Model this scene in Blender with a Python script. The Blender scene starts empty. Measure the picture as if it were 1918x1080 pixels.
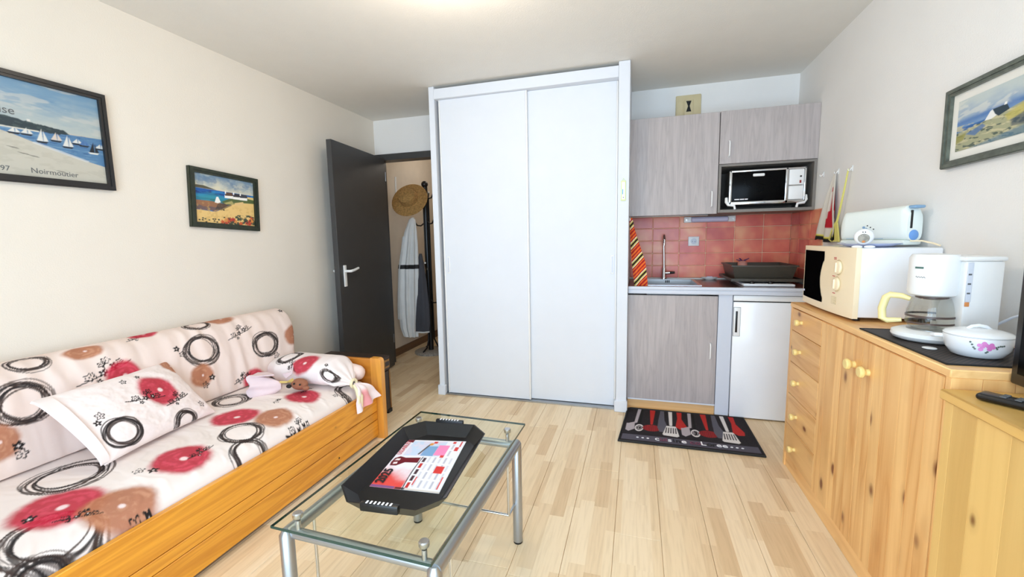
import bpy, bmesh, math, random
import numpy as np
from mathutils import Vector, Matrix

# ------------------------------------------------------------------ camera
scene = bpy.context.scene
COL = scene.collection
F_PX, YAW, PITCH, ROLL = 797.204, math.radians(16.371), math.radians(6.599), math.radians(-1.077)
cam_d = bpy.data.cameras.new('camera'); cam = bpy.data.objects.new('camera', cam_d); COL.objects.link(cam)
cam_d.sensor_width = 36.0; cam_d.lens = F_PX / 1918.0 * 36.0; cam_d.clip_start = 0.02
_f = Vector((-math.sin(YAW)*math.cos(PITCH), math.cos(YAW)*math.cos(PITCH), -math.sin(PITCH)))
_r = Vector((math.cos(YAW), math.sin(YAW), 0)); _u = _r.cross(_f)
_r2 = math.cos(ROLL)*_r + math.sin(ROLL)*_u; _u2 = -math.sin(ROLL)*_r + math.cos(ROLL)*_u
_m = Matrix((( _r2.x, _u2.x, -_f.x), (_r2.y, _u2.y, -_f.y), (_r2.z, _u2.z, -_f.z))).to_4x4()
_m.translation = (0, 0, 1.30)
cam.matrix_world = _m
scene.camera = cam
# ------------------------------------------------------------------ light
scene.view_settings.view_transform = 'Standard'; scene.view_settings.look = 'None'
scene.view_settings.gamma = 1.0; scene.view_settings.use_curve_mapping = False
scene.view_settings.exposure = 0.05
world = bpy.data.worlds.new('sky'); scene.world = world; world.use_nodes = True
_bg = world.node_tree.nodes['Background']; _bg.inputs[0].default_value = (0.80, 0.90, 1.0, 1); _bg.inputs[1].default_value = 0.8
def area_light(name, loc, rot, sx, sy, power, col):
    d = bpy.data.lights.new(name, 'AREA'); d.shape = 'RECTANGLE'; d.size = sx; d.size_y = sy; d.energy = power; d.color = col
    o = bpy.data.objects.new(name, d); COL.objects.link(o); o.location = loc; o.rotation_euler = rot
    return o
# daylight outside the tall window behind the photographer
area_light('window_daylight', (-0.15, -1.30, 1.25), (math.radians(90), 0, 0), 3.0, 2.2, 152, (0.62, 0.81, 1.0))
scene.cycles.use_denoising = True
scene.cycles.max_bounces = 10; scene.cycles.diffuse_bounces = 6; scene.cycles.transparent_max_bounces = 12

XL, XR, YB, ZC = -2.555, 1.164, 3.85, 2.5
R = math.radians
rng = random.Random(7)
# ------------------------------------------------------------------ helpers
WLOC = {}
def lin(c):
    out = []
    for v in c[:3]:
        v = v/255.0
        out.append(v/12.92 if v <= 0.04045 else ((v+0.055)/1.055)**2.4)
    return out
def linA(c): return np.array(lin(c))

class MB:
    def __init__(s): s.v = []; s.f = []
    def add(s, vs, fs):
        n = len(s.v); s.v += [tuple(p) for p in vs]; s.f += [tuple(i+n for i in f) for f in fs]; return s
    def box(s, x0, x1, y0, y1, z0, z1):
        return s.add([(x0,y0,z0),(x1,y0,z0),(x1,y1,z0),(x0,y1,z0),(x0,y0,z1),(x1,y0,z1),(x1,y1,z1),(x0,y1,z1)],
                     [(0,3,2,1),(4,5,6,7),(0,1,5,4),(1,2,6,5),(2,3,7,6),(3,0,4,7)])
    def rbox(s, x0, x1, y0, y1, z0, z1, r=0.005, seg=2):
        bm = bmesh.new(); bmesh.ops.create_cube(bm, size=1.0)
        for v in bm.verts: v.co = Vector(((x0+x1)/2+v.co.x*(x1-x0), (y0+y1)/2+v.co.y*(y1-y0), (z0+z1)/2+v.co.z*(z1-z0)))
        bmesh.ops.bevel(bm, geom=list(bm.edges), offset=min(r, .49*min(x1-x0, y1-y0, z1-z0)), segments=seg, profile=0.5, affect='EDGES')
        s.addbm(bm); return s
    def addbm(s, bm):
        bm.verts.index_update(); s.add([v.co[:] for v in bm.verts], [[v.index for v in f.verts] for f in bm.faces]); bm.free()
    def tube(s, pts, r, n=10, caps=True, closed=False):
        P = [Vector(p) for p in pts]; m = len(P); rs = r if isinstance(r, (list, tuple)) else [r]*m
        T = []
        for i in range(m):
            a = P[(i-1) % m] if (closed or i > 0) else P[i]; b = P[(i+1) % m] if (closed or i < m-1) else P[i]
            T.append((b-a).normalized())
        t = T[0]; ref = Vector((0,0,1)) if abs(t.z) < .9 else Vector((1,0,0))
        nn = (ref - t*ref.dot(t)).normalized(); vs = []
        for i in range(m):
            t = T[i]; nn = (nn - t*nn.dot(t)).normalized(); bb = t.cross(nn)
            for k in range(n):
                a = 2*math.pi*k/n; vs.append(P[i] + (nn*math.cos(a)+bb*math.sin(a))*rs[i])
        fs = []
        for i in range(m if closed else m-1):
            j = (i+1) % m
            for k in range(n): fs.append((i*n+k, i*n+(k+1) % n, j*n+(k+1) % n, j*n+k))
        if caps and not closed: fs += [tuple(range(n))[::-1], tuple(range((m-1)*n, m*n))]
        return s.add(vs, fs)
    def lathe(s, prof, c=(0,0,0), n=24, M=None, sx=1.0, sy=1.0, caps=True):
        vs = []; fs = []; m = len(prof)
        for (r, z) in prof:
            for k in range(n):
                a = 2*math.pi*k/n; p = Vector((r*math.cos(a)*sx, r*math.sin(a)*sy, z))
                if M is not None: p = M @ p
                vs.append(Vector(c)+p)
        for i in range(m-1):
            for k in range(n): fs.append((i*n+k, i*n+(k+1) % n, (i+1)*n+(k+1) % n, (i+1)*n+k))
        if caps: fs += [tuple(range(n))[::-1], tuple(range((m-1)*n, m*n))]
        return s.add(vs, fs)
    def prism(s, poly, h0, h1, plane='xy'):
        n = len(poly)
        def P(a, b, h): return {'xy': (a,b,h), 'xz': (a,h,b), 'yz': (h,a,b)}[plane]
        vs = [P(a,b,h0) for a,b in poly] + [P(a,b,h1) for a,b in poly]
        fs = [tuple(range(n))[::-1], tuple(range(n, 2*n))] + [(i, (i+1) % n, n+(i+1) % n, n+i) for i in range(n)]
        return s.add(vs, fs)
    def sphere(s, c, r, sx=1, sy=1, sz=1, n=16):
        prof = [(max(1e-4, r*math.sin(math.pi*i/n)), -r*math.cos(math.pi*i/n)*sz) for i in range(n+1)]
        return s.lathe(prof, c, n*2 if n < 12 else 24, None, sx, sy)
    def grid(s, A, closed_u=False):
        n, m = A.shape[:2]; vs = A.reshape(-1, 3).tolist()
        i = np.arange(n if closed_u else n-1)[:, None]; j = np.arange(m-1)[None, :]
        i2 = (i+1) % n
        q = np.stack(np.broadcast_arrays(i*m+j, i*m+j+1, i2*m+j+1, i2*m+j), -1).reshape(-1, 4)
        return s.add(vs, q.tolist())
    def xf(s, M): s.v = [tuple(M @ Vector(p)) for p in s.v]; return s
    def build(s, name, m, parent=None, smooth=True, col=None, fix=True):
        me = bpy.data.meshes.new(name)
        V = np.array(s.v, dtype=float)
        if parent is not None: base = np.array(WLOC[parent])
        else: base = np.array([(V[:,0].min()+V[:,0].max())/2, (V[:,1].min()+V[:,1].max())/2, V[:,2].min()])
        me.from_pydata((V-base).tolist(), [], s.f)
        if fix and len(s.f) < 20000:
            bm = bmesh.new(); bm.from_mesh(me); bmesh.ops.recalc_face_normals(bm, faces=bm.faces); bm.to_mesh(me); bm.free()
        if col is not None:
            a = me.color_attributes.new('print', 'FLOAT_COLOR', 'POINT')
            c4 = np.ones((len(V), 4), dtype=np.float32); c4[:, :3] = col; a.data.foreach_set('color', c4.ravel())
        if smooth:
            me.polygons.foreach_set('use_smooth', [True]*len(me.polygons))
            if len(s.f) < 60000: me.set_sharp_from_angle(angle=R(38))
        me.materials.append(m); me.update()
        o = bpy.data.objects.new(name, me); COL.objects.link(o)
        if parent is not None:
            o.parent = parent; WLOC[o] = WLOC[parent]
        else:
            o.location = base; WLOC[o] = tuple(base)
        return o
def thing(name, label, cat, loc, group=None):
    o = bpy.data.objects.new(name, None); COL.objects.link(o); o.empty_display_size = .05
    o.location = loc; WLOC[o] = tuple(loc); o['label'] = label; o['category'] = cat
    if group: o['group'] = group
    return o
def tag(o, label, cat, group=None):
    o['label'] = label; o['category'] = cat
    if group: o['group'] = group
    return o
def struct(o, label=None, cat=None):
    o['kind'] = 'structure'
    if label: o['label'] = label
    if cat: o['category'] = cat
    return o
def share(src, name, parent, dx=0, dy=0, dz=0):
    o = src.copy(); o.name = name; COL.objects.link(o); o.parent = parent; o.location = (dx, dy, dz)
    WLOC[o] = WLOC[parent]; return o
def text_faces(body, size, M, extrude=0.0002, align='LEFT', shear=0.0, spacing=1.0, offset=0.0):
    cu = bpy.data.curves.new('t', 'FONT'); cu.body = body; cu.size = size; cu.extrude = extrude; cu.align_x = align
    cu.shear = shear; cu.space_character = spacing; cu.resolution_u = 3; cu.offset = offset
    o = bpy.data.objects.new('t', cu); COL.objects.link(o)
    bpy.context.view_layer.update()
    dg = bpy.context.evaluated_depsgraph_get(); e = o.evaluated_get(dg); me = e.to_mesh()
    vs = [M @ v.co for v in me.vertices]; fs = [tuple(p.vertices) for p in me.polygons]
    e.to_mesh_clear(); bpy.data.objects.remove(o); bpy.data.curves.remove(cu)
    return vs, fs
def text_obj(name, body, size, M, m, parent, **k):
    mb = MB(); vs, fs = text_faces(body, size, M, **k); mb.add(vs, fs); return mb.build(name, m, parent, smooth=False, fix=False)
def frameM(o, ex, ey):
    ex = Vector(ex).normalized(); ey = Vector(ey); ey = (ey-ex*ey.dot(ex)).normalized(); ez = ex.cross(ey)
    M = Matrix(((ex.x, ey.x, ez.x), (ex.y, ey.y, ez.y), (ex.z, ey.z, ez.z))).to_4x4(); M.translation = Vector(o); return M

# ------------------------------------------------------------------ materials
def newmat(name):
    m = bpy.data.materials.new(name); m.use_nodes = True; nt = m.node_tree
    return m, nt, nt.nodes['Principled BSDF']
def N(nt, t, **k):
    n = nt.nodes.new(t)
    for a, b in k.items(): setattr(n, a, b)
    return n
def ramp(nt, stops):
    n = nt.nodes.new('ShaderNodeValToRGB'); e = n.color_ramp.elements
    while len(e) > 1: e.remove(e[0])
    e[0].position = stops[0][0]; e[0].color = (*stops[0][1], 1)
    for p, c in stops[1:]:
        q = e.new(p); q.color = (*c, 1)
    return n
def pm(name, rgb, rough=.5, metal=0.0, var=.04, scale=8.0, bump=0.0, bscale=60.0, spec=.5, coat=0.0, emit=0.0):
    m, nt, b = newmat(name); c = lin(rgb)
    tc = N(nt, 'ShaderNodeTexCoord'); no = N(nt, 'ShaderNodeTexNoise'); no.inputs['Scale'].default_value = scale; no.inputs['Detail'].default_value = 4
    nt.links.new(tc.outputs['Object'], no.inputs['Vector'])
    rp = ramp(nt, [(.3, [x*(1-var) for x in c]), (.7, [min(1, x*(1+var)) for x in c])])
    nt.links.new(no.outputs['Fac'], rp.inputs['Fac']); nt.links.new(rp.outputs['Color'], b.inputs['Base Color'])
    b.inputs['Roughness'].default_value = rough; b.inputs['Metallic'].default_value = metal
    b.inputs['Specular IOR Level'].default_value = spec; b.inputs['Coat Weight'].default_value = coat; b.inputs['Coat Roughness'].default_value = .1
    if bump:
        n2 = N(nt, 'ShaderNodeTexNoise'); n2.inputs['Scale'].default_value = bscale; n2.inputs['Detail'].default_value = 5
        nt.links.new(tc.outputs['Object'], n2.inputs['Vector'])
        bp = N(nt, 'ShaderNodeBump'); bp.inputs['Strength'].default_value = bump; bp.inputs['Distance'].default_value = .01
        nt.links.new(n2.outputs['Fac'], bp.inputs['Height']); nt.links.new(bp.outputs['Normal'], b.inputs['Normal'])
    if emit:
        b.inputs['Emission Color'].default_value = (*c, 1); b.inputs['Emission Strength'].default_value = emit
    return m
def wood(name, light, dark, knot, axis='z', rough=.4, ring=9.0, knots=1.0, coat=0.0, objvar=.12, gr=1.0, con=.62):
    m, nt, b = newmat(name); L = nt.links.new
    g = N(nt, 'ShaderNodeNewGeometry'); oi = N(nt, 'ShaderNodeObjectInfo')
    mul = N(nt, 'ShaderNodeVectorMath', operation='SCALE'); mul.inputs[0].default_value = (3.1, 7.7, 5.3); L(oi.outputs['Random'], mul.inputs['Scale'])
    ad = N(nt, 'ShaderNodeVectorMath', operation='ADD'); L(g.outputs['Position'], ad.inputs[0]); L(mul.outputs[0], ad.inputs[1])
    def st(across, along):
        s = N(nt, 'ShaderNodeVectorMath', operation='MULTIPLY'); s.inputs[1].default_value = tuple(along if a == axis else across for a in 'xyz')
        L(ad.outputs[0], s.inputs[0]); return s
    s1 = st(ring, ring*.07); n1 = N(nt, 'ShaderNodeTexNoise'); n1.inputs['Scale'].default_value = 1.0; n1.inputs['Detail'].default_value = 3; n1.inputs['Distortion'].default_value = .6
    L(s1.outputs[0], n1.inputs['Vector'])
    mu = N(nt, 'ShaderNodeMath', operation='MULTIPLY'); mu.inputs[1].default_value = 9.0*gr; L(n1.outputs['Fac'], mu.inputs[0])
    fr = N(nt, 'ShaderNodeMath', operation='PINGPONG'); fr.inputs[1].default_value = 1.0; L(mu.outputs[0], fr.inputs[0])
    s2 = st(160, 5); n2 = N(nt, 'ShaderNodeTexNoise'); n2.inputs['Scale'].default_value = 1.0; L(s2.outputs[0], n2.inputs['Vector'])
    mx = N(nt, 'ShaderNodeMath', operation='MULTIPLY_ADD'); mx.inputs[1].default_value = .35; L(n2.outputs['Fac'], mx.inputs[0]); L(fr.outputs[0], mx.inputs[2])
    kk = N(nt, 'ShaderNodeMath', operation='MULTIPLY'); kk.inputs[1].default_value = con; L(mx.outputs[0], kk.inputs[0]); mx = kk
    rp = ramp(nt, [(.15, lin(light)), (.75, [a*.55+c*.45 for a, c in zip(lin(light), lin(dark))]), (1.0, lin(dark))]); L(mx.outputs[0], rp.inputs['Fac'])
    col = rp.outputs['Color']
    if knots:
        s3 = st(7.0, 4.2); vo = N(nt, 'ShaderNodeTexVoronoi'); vo.inputs['Scale'].default_value = 1.0; L(s3.outputs[0], vo.inputs['Vector'])
        k = ramp(nt, [(.05*knots, (1,1,1)), (.08*knots, (.5,.5,.5)), (.11*knots, (.12,.12,.12)), (.2*knots, (0,0,0))]); L(vo.outputs['Distance'], k.inputs['Fac'])
        mk = N(nt, 'ShaderNodeMix', data_type='RGBA'); mk.inputs['B'].default_value = (*lin(knot), 1)
        L(k.outputs['Color'], mk.inputs['Factor']); L(col, mk.inputs['A']); col = mk.outputs['Result']
    hv = N(nt, 'ShaderNodeHueSaturation'); L(col, hv.inputs['Color'])
    vv = N(nt, 'ShaderNodeMath', operation='MULTIPLY_ADD'); vv.inputs[1].default_value = objvar; vv.inputs[2].default_value = 1-objvar*.5
    L(oi.outputs['Random'], vv.inputs[0]); L(vv.outputs[0], hv.inputs['Value'])
    L(hv.outputs['Color'], b.inputs['Base Color']); b.inputs['Roughness'].default_value = rough; b.inputs['Coat Weight'].default_value = coat
    return m
def printmat(name, rough=.8, bump=.15, bscale=900, spec=.3, coat=0.0):
    m, nt, b = newmat(name); L = nt.links.new
    a = N(nt, 'ShaderNodeVertexColor'); a.layer_name = 'print'
    L(a.outputs['Color'], b.inputs['Base Color']); b.inputs['Roughness'].default_value = rough; b.inputs['Specular IOR Level'].default_value = spec
    b.inputs['Coat Weight'].default_value = coat; b.inputs['Coat Roughness'].default_value = .08
    if bump:
        g = N(nt, 'ShaderNodeTexCoord'); n2 = N(nt, 'ShaderNodeTexNoise'); n2.inputs['Scale'].default_value = bscale; L(g.outputs['Object'], n2.inputs['Vector'])
        bp = N(nt, 'ShaderNodeBump'); bp.inputs['Strength'].default_value = bump; bp.inputs['Distance'].default_value = .002
        L(n2.outputs['Fac'], bp.inputs['Height']); L(bp.outputs['Normal'], b.inputs['Normal'])
    return m
def glassmat(name, tint=(.95,.98,.95), ior=1.5):
    m = bpy.data.materials.new(name); m.use_nodes = True; nt = m.node_tree; nt.nodes.clear(); L = nt.links.new
    o = N(nt, 'ShaderNodeOutputMaterial'); mx = N(nt, 'ShaderNodeMixShader'); t = N(nt, 'ShaderNodeBsdfTransparent'); g = N(nt, 'ShaderNodeBsdfGlossy')
    t.inputs[0].default_value = (*tint, 1); g.inputs['Roughness'].default_value = .02; fr = N(nt, 'ShaderNodeFresnel'); fr.inputs[0].default_value = ior
    ge = N(nt, 'ShaderNodeNewGeometry'); iv = N(nt, 'ShaderNodeMath', operation='SUBTRACT'); iv.inputs[0].default_value = 1.0; L(ge.outputs['Backfacing'], iv.inputs[1]); ml = N(nt, 'ShaderNodeMath', operation='MULTIPLY'); L(fr.outputs[0], ml.inputs[0]); L(iv.outputs[0], ml.inputs[1]); L(ml.outputs[0], mx.inputs[0]); L(t.outputs[0], mx.inputs[1]); L(g.outputs[0], mx.inputs[2]); L(mx.outputs[0], o.inputs[0])
    return m
M = {}
M['wall'] = pm('wall_paint', (240,238,235), .85, var=.015, scale=3, bump=.12, bscale=160)
M['wall_lamp_tint'] = pm('wall_paint_lamp_tint', (232,223,210), .85, var=.015, scale=3, bump=.12, bscale=160)  # same wall paint with the warm lamplight mixed into its colour
M['ceil'] = pm('ceiling_paint', (232,228,220), .9, var=.01, bump=.15, bscale=120)
M['hallwall'] = pm('hall_wall_paint', (222,210,194), .9, var=.03, bump=.2, bscale=150)
M['white_lac'] = pm('white_lacquer', (222,226,233), .6, var=.008, spec=.25)
M['white_pl'] = pm('white_plastic', (236,236,235), .35, var=.01)
M['white_gloss'] = pm('white_gloss', (244,246,250), .18, var=.01)
M['door_grey'] = pm('dark_grey_paint', (60,60,61), .4, var=.05)
M['metal'] = pm('satin_aluminium', (168,172,176), .32, metal=.85, var=.04)
M['chrome'] = pm('chrome', (215,217,220), .08, metal=1.0, var=.02)
M['steel'] = pm('brushed_steel', (190,190,190), .28, metal=1.0, var=.05)
M['black'] = pm('black_plastic', (16,16,18), .35, var=.1)
M['black_matt'] = pm('black_matt', (20,20,20), .7, var=.1)
M['dark_glass'] = pm('dark_glass', (6,6,7), .2, var=.05, spec=.07)
M['black_window'] = pm('tinted_black_window', (7,6,7), .3, var=.2, spec=0.0)
M['pine'] = wood('pine', (246,199,132), (208,140,70), (128,72,34), 'z', .38, knots=1.35, gr=.8, con=.74)
M['pine_h'] = wood('pine_along', (240,194,130), (204,140,72), (128,72,34), 'y', .38, knots=1.1, gr=.8, con=.72)
M['pine_tv'] = wood('yellow_pine', (230,190,116), (194,146,72), (130,84,36), 'z', .4, knots=.9, gr=.5)
M['pine_tvh'] = wood('yellow_pine_along', (224,180,102), (188,138,64), (120,76,30), 'y', .4, knots=0, gr=.5)
M['sofa_wood'] = wood('honey_pine', (232,160,52), (176,96,18), (70,36,12), 'y', .3, ring=20, knots=.5, coat=.2, con=.6)
M['sofa_wood_z'] = wood('honey_pine_upright', (230,160,66), (180,106,30), (70,36,12), 'z', .3, knots=0, coat=.2)
M['sofa_wood_x'] = wood('honey_pine_cross', (206,132,46), (160,92,26), (70,36,12), 'x', .3, knots=0, coat=.2)
M['kick'] = wood('beech_strip', (228,184,128), (206,156,98), (150,100,60), 'x', .5, knots=0)
M['knob'] = pm('pale_beech_knob', (240,214,140), .35, var=.05)
M['hall_base'] = wood('brown_skirting', (120,90,64), (84,60,40), (60,40,26), 'y', .5, knots=0)
M['cabinet'] = wood('grey_oak_laminate', (183,174,172), (156,147,146), (110,100,96), 'z', .5, ring=34, knots=0, objvar=.02, gr=.6, con=.7)
M['panel_grey'] = pm('pale_grey_laminate', (208,213,224), .5, var=.01)
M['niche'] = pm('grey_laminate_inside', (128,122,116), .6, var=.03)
M['worktop'] = pm('brown_worktop', (86,64,60), .22, var=.1, scale=40)
M['grout'] = pm('grout', (238,200,168), .8)
M['beige'] = pm('aged_beige_plastic', (214,199,158), .5)
M['cream'] = pm('cream_plastic', (248,230,196), .35, var=.01)
M['yellowed'] = pm('yellowed_plastic', (240,224,160), .35)
M['frame_black'] = pm('black_frame', (34,33,34), .35, var=.15)
M['frame_green'] = pm('dark_green_frame', (40,46,32), .4, var=.35, scale=40)
M['frame_grey'] = pm('grey_green_frame', (92,98,88), .35, var=.3, scale=40)
M['mount'] = pm('white_mount', (236,234,226), .8)
M['cloth'] = printmat('printed_cotton')
M['paint'] = printmat('painted_print', .45, 0, coat=.25)
M['paper'] = printmat('glossy_paper', .35, 0)
M['rug'] = printmat('rug_pile', .95, .6, 500)
M['pinkcloth'] = pm('plain_pale_pink_cloth', (238,214,206), .9, bump=.2, bscale=300)
M['ribbon'] = pm('cream_ribbon', (240,228,190), .7)
M['trunk'] = pm('dark_brown_trunk', (52,38,30), .5, var=.2)
M['brass'] = pm('old_brass', (150,110,64), .4, metal=.7)
M['coat'] = pm('white_coat_cloth', (214,214,212), .8, var=.05, bump=.2, bscale=200)
M['jacket'] = pm('grey_jacket_cloth', (66,66,72), .8, var=.08)
M['straw'] = pm('straw', (178,136,78), .8, var=.35, scale=60, bump=.8, bscale=260)
M['basin'] = pm('brown_basin_plastic', (64,58,48), .4, var=.05)
M['glass'] = glassmat('clear_glass'); M['pane'] = glassmat('window_glass', (.98,.99,1.0))
M['carafe'] = glassmat('carafe_glass', (.93,.94,.93))
M['glass_edge'] = pm('green_glass_edge', (34,62,54), .15)
M['text_grey'] = pm('grey_ink', (96,98,100), .7); M['text_white'] = pm('white_ink', (238,236,240), .8); M['text_black'] = pm('black_ink', (26,24,26), .8)
M['text_plum'] = pm('plum_ink', (120,62,84), .8); M['text_red'] = pm('red_ink', (196,60,70), .7); M['text_green'] = pm('green_ink', (70,104,96), .6)
M['blue_pl'] = pm('blue_plastic', (110,158,220), .35); M['blue_dim'] = pm('dusty_blue_plastic', (130,164,196), .4)
M['toaster'] = pm('pale_mint_plastic', (232,238,232), .3, var=.01)
M['lavender'] = pm('lavender_glaze', (206,212,238), .2); M['diffuser'] = pm('lilac_diffuser', (204,200,224), .4)
M['orange'] = pm('orange_beak', (216,140,80), .5); M['dial'] = pm('grey_dial', (150,146,136), .6, var=.3, scale=60)
M['yellow'] = pm('yellow_fabric', (224,216,120), .7); M['bear'] = pm('brown_plush', (160,104,78), .95, bump=.5, bscale=300)
M['dollpink'] = pm('pale_pink_dress', (228,206,208), .85, var=.06); M['gold'] = pm('gold_bow', (206,178,104), .6)
M['porcelain'] = pm('white_porcelain', (240,242,244), .12, var=.01); M['petal'] = pm('pink_petal', (212,120,186), .3); M['twig'] = pm('green_grey_twig', (90,104,96), .4)
M['dark_warm'] = pm('coffee_ring', (88,72,66), .3); M['lime'] = pm('pale_lime_plastic', (224,238,176), .4); M['sealblue'] = pm('sky_blue_print', (90,170,210), .5)
M['red_pl'] = pm('red_lamp', (140,30,24), .3); M['marble'] = pm('mottled_stone', (150,146,140), .4, var=.4, scale=60); M['purple'] = pm('purple_toy', (92,48,96), .6); M['peach'] = pm('peach_toy', (214,150,136), .6)

# floor: laminate with printed strips
def floor_mat():
    m, nt, b = newmat('three_strip_laminate'); L = nt.links.new
    g = N(nt, 'ShaderNodeNewGeometry'); sp = N(nt, 'ShaderNodeSeparateXYZ'); L(g.outputs['Position'], sp.inputs[0])
    def mt(op, a, bb=None, c=None):
        n = N(nt, 'ShaderNodeMath', operation=op)
        for i, x in enumerate((a, bb, c)):
            if x is None: continue
            if isinstance(x, (int, float)): n.inputs[i].default_value = x
            else: L(x, n.inputs[i])
        return n.outputs[0]
    sx = mt('DIVIDE', mt('ADD', sp.outputs['X'], 6.666), .0655); fx = mt('FLOOR', sx)
    w = N(nt, 'ShaderNodeTexWhiteNoise', noise_dimensions='1D'); L(fx, w.inputs['W'])
    sy = mt('ADD', mt('DIVIDE', sp.outputs['Y'], .43), mt('MULTIPLY', w.outputs['Value'], 17.0)); fy = mt('FLOOR', sy)
    cb = N(nt, 'ShaderNodeCombineXYZ'); L(fx, cb.inputs[0]); L(fy, cb.inputs[1])
    w2 = N(nt, 'ShaderNodeTexWhiteNoise', noise_dimensions='3D'); L(cb.outputs[0], w2.inputs['Vector'])
    rp = ramp(nt, [(0, lin((216,186,146))), (.25, lin((230,204,166))), (.6, lin((237,214,178))), (1, lin((242,221,188)))]); L(w2.outputs['Value'], rp.inputs['Fac'])
    # grain
    v = N(nt, 'ShaderNodeVectorMath', operation='MULTIPLY'); v.inputs[1].default_value = (90, 5, 1); L(g.outputs['Position'], v.inputs[0])
    v2 = N(nt, 'ShaderNodeVectorMath', operation='ADD'); L(v.outputs[0], v2.inputs[0])
    sc = N(nt, 'ShaderNodeVectorMath', operation='SCALE'); sc.inputs['Scale'].default_value = 31.0; L(w2.outputs['Color'], sc.inputs[0]); L(sc.outputs[0], v2.inputs[1])
    n1 = N(nt, 'ShaderNodeTexNoise'); n1.inputs['Scale'].default_value = 1.0; n1.inputs['Detail'].default_value = 5; L(v2.outputs[0], n1.inputs['Vector'])
    gr = ramp(nt, [(.3, (.80,.76,.70)), (.55, (1,1,1))]); L(n1.outputs['Fac'], gr.inputs['Fac'])
    mx = N(nt, 'ShaderNodeMix', data_type='RGBA', blend_type='MULTIPLY'); mx.inputs['Factor'].default_value = .55; L(rp.outputs['Color'], mx.inputs['A']); L(gr.outputs['Color'], mx.inputs['B'])
    # sparse knots
    vk = N(nt, 'ShaderNodeVectorMath', operation='MULTIPLY'); vk.inputs[1].default_value = (5, 2.2, 1); L(g.outputs['Position'], vk.inputs[0])
    vo = N(nt, 'ShaderNodeTexVoronoi'); vo.inputs['Scale'].default_value = 1.0; L(vk.outputs[0], vo.inputs['Vector'])
    kr = ramp(nt, [(.02, (.55,.36,.2)), (.045, (1,1,1))]); L(vo.outputs['Distance'], kr.inputs['Fac'])
    m2 = N(nt, 'ShaderNodeMix', data_type='RGBA', blend_type='MULTIPLY'); m2.inputs['Factor'].default_value = .7; L(mx.outputs['Result'], m2.inputs['A']); L(kr.outputs['Color'], m2.inputs['B'])
    L(m2.outputs['Result'], b.inputs['Base Color']); b.inputs['Roughness'].default_value = .36; b.inputs['Specular IOR Level'].default_value = .4
    return m
M['floor'] = floor_mat()
def tile_mat():
    m, nt, b = newmat('glazed_terracotta_tile'); L = nt.links.new
    oi = N(nt, 'ShaderNodeObjectInfo'); tc = N(nt, 'ShaderNodeTexCoord'); ge = N(nt, 'ShaderNodeNewGeometry')
    no = N(nt, 'ShaderNodeTexNoise'); no.inputs['Scale'].default_value = 7; no.inputs['Detail'].default_value = 2; L(ge.outputs['Position'], no.inputs['Vector'])
    a = N(nt, 'ShaderNodeMath', operation='MULTIPLY_ADD'); a.inputs[1].default_value = .35; L(oi.outputs['Random'], a.inputs[0])
    s = N(nt, 'ShaderNodeMath', operation='SUBTRACT'); s.inputs[1].default_value = .17; L(no.outputs['Fac'], s.inputs[0]); L(s.outputs[0], a.inputs[2])
    rp = ramp(nt, [(.2, lin((204,86,76))), (.5, lin((226,116,94))), (.8, lin((242,166,122)))]); L(a.outputs[0], rp.inputs['Fac'])
    L(rp.outputs['Color'], b.inputs['Base Color']); b.inputs['Roughness'].default_value = .34; b.inputs['Coat Weight'].default_value = .12; b.inputs['Coat Roughness'].default_value = .08
    return m
M['tile'] = tile_mat()
def net_mat():
    m, nt, b = newmat('woven_vinyl_mat'); L = nt.links.new
    g = N(nt, 'ShaderNodeNewGeometry'); mp = N(nt, 'ShaderNodeMapping'); mp.inputs['Rotation'].default_value = (0, 0, R(45)); mp.inputs['Scale'].default_value = (95, 95, 95); L(g.outputs['Position'], mp.inputs['Vector'])
    ck = N(nt, 'ShaderNodeTexVoronoi'); ck.inputs['Scale'].default_value = 1.0; ck.inputs['Randomness'].default_value = 0; L(mp.outputs[0], ck.inputs['Vector'])
    rp = ramp(nt, [(.3, lin((112,86,72))), (.42, lin((28,22,20)))]); L(ck.outputs['Distance'], rp.inputs['Fac']); L(rp.outputs['Color'], b.inputs['Base Color']); b.inputs['Roughness'].default_value = .6
    return m
M['net'] = net_mat()
def stripe_mat():
    m, nt, b = newmat('striped_tea_towel'); L = nt.links.new
    g = N(nt, 'ShaderNodeTexCoord'); sp = N(nt, 'ShaderNodeSeparateXYZ'); L(g.outputs['Object'], sp.inputs[0])
    a = N(nt, 'ShaderNodeMath', operation='MULTIPLY_ADD'); a.inputs[1].default_value = -1.15; L(sp.outputs['X'], a.inputs[0]); L(sp.outputs['Z'], a.inputs[2])
    d = N(nt, 'ShaderNodeMath', operation='DIVIDE'); d.inputs[1].default_value = -.155; L(a.outputs[0], d.inputs[0])
    f = N(nt, 'ShaderNodeMath', operation='FRACT'); L(d.outputs[0], f.inputs[0])
    cs = [(0,(176,30,34)), (.12,(236,120,44)), (.22,(180,30,34)), (.32,(232,110,40)), (.42,(170,30,40)), (.5,(236,226,190)), (.56,(214,190,90)), (.62,(24,22,22)), (.74,(214,190,90)), (.80,(236,226,190)), (.86,(176,30,34)), (.93,(236,120,44))]
    rp = ramp(nt, [(p, lin(c)) for p, c in cs]); rp.color_ramp.interpolation = 'CONSTANT'; L(f.outputs[0], rp.inputs['Fac'])
    L(rp.outputs['Color'], b.inputs['Base Color']); b.inputs['Roughness'].default_value = .9
    return m
M['stripe'] = stripe_mat()

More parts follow.
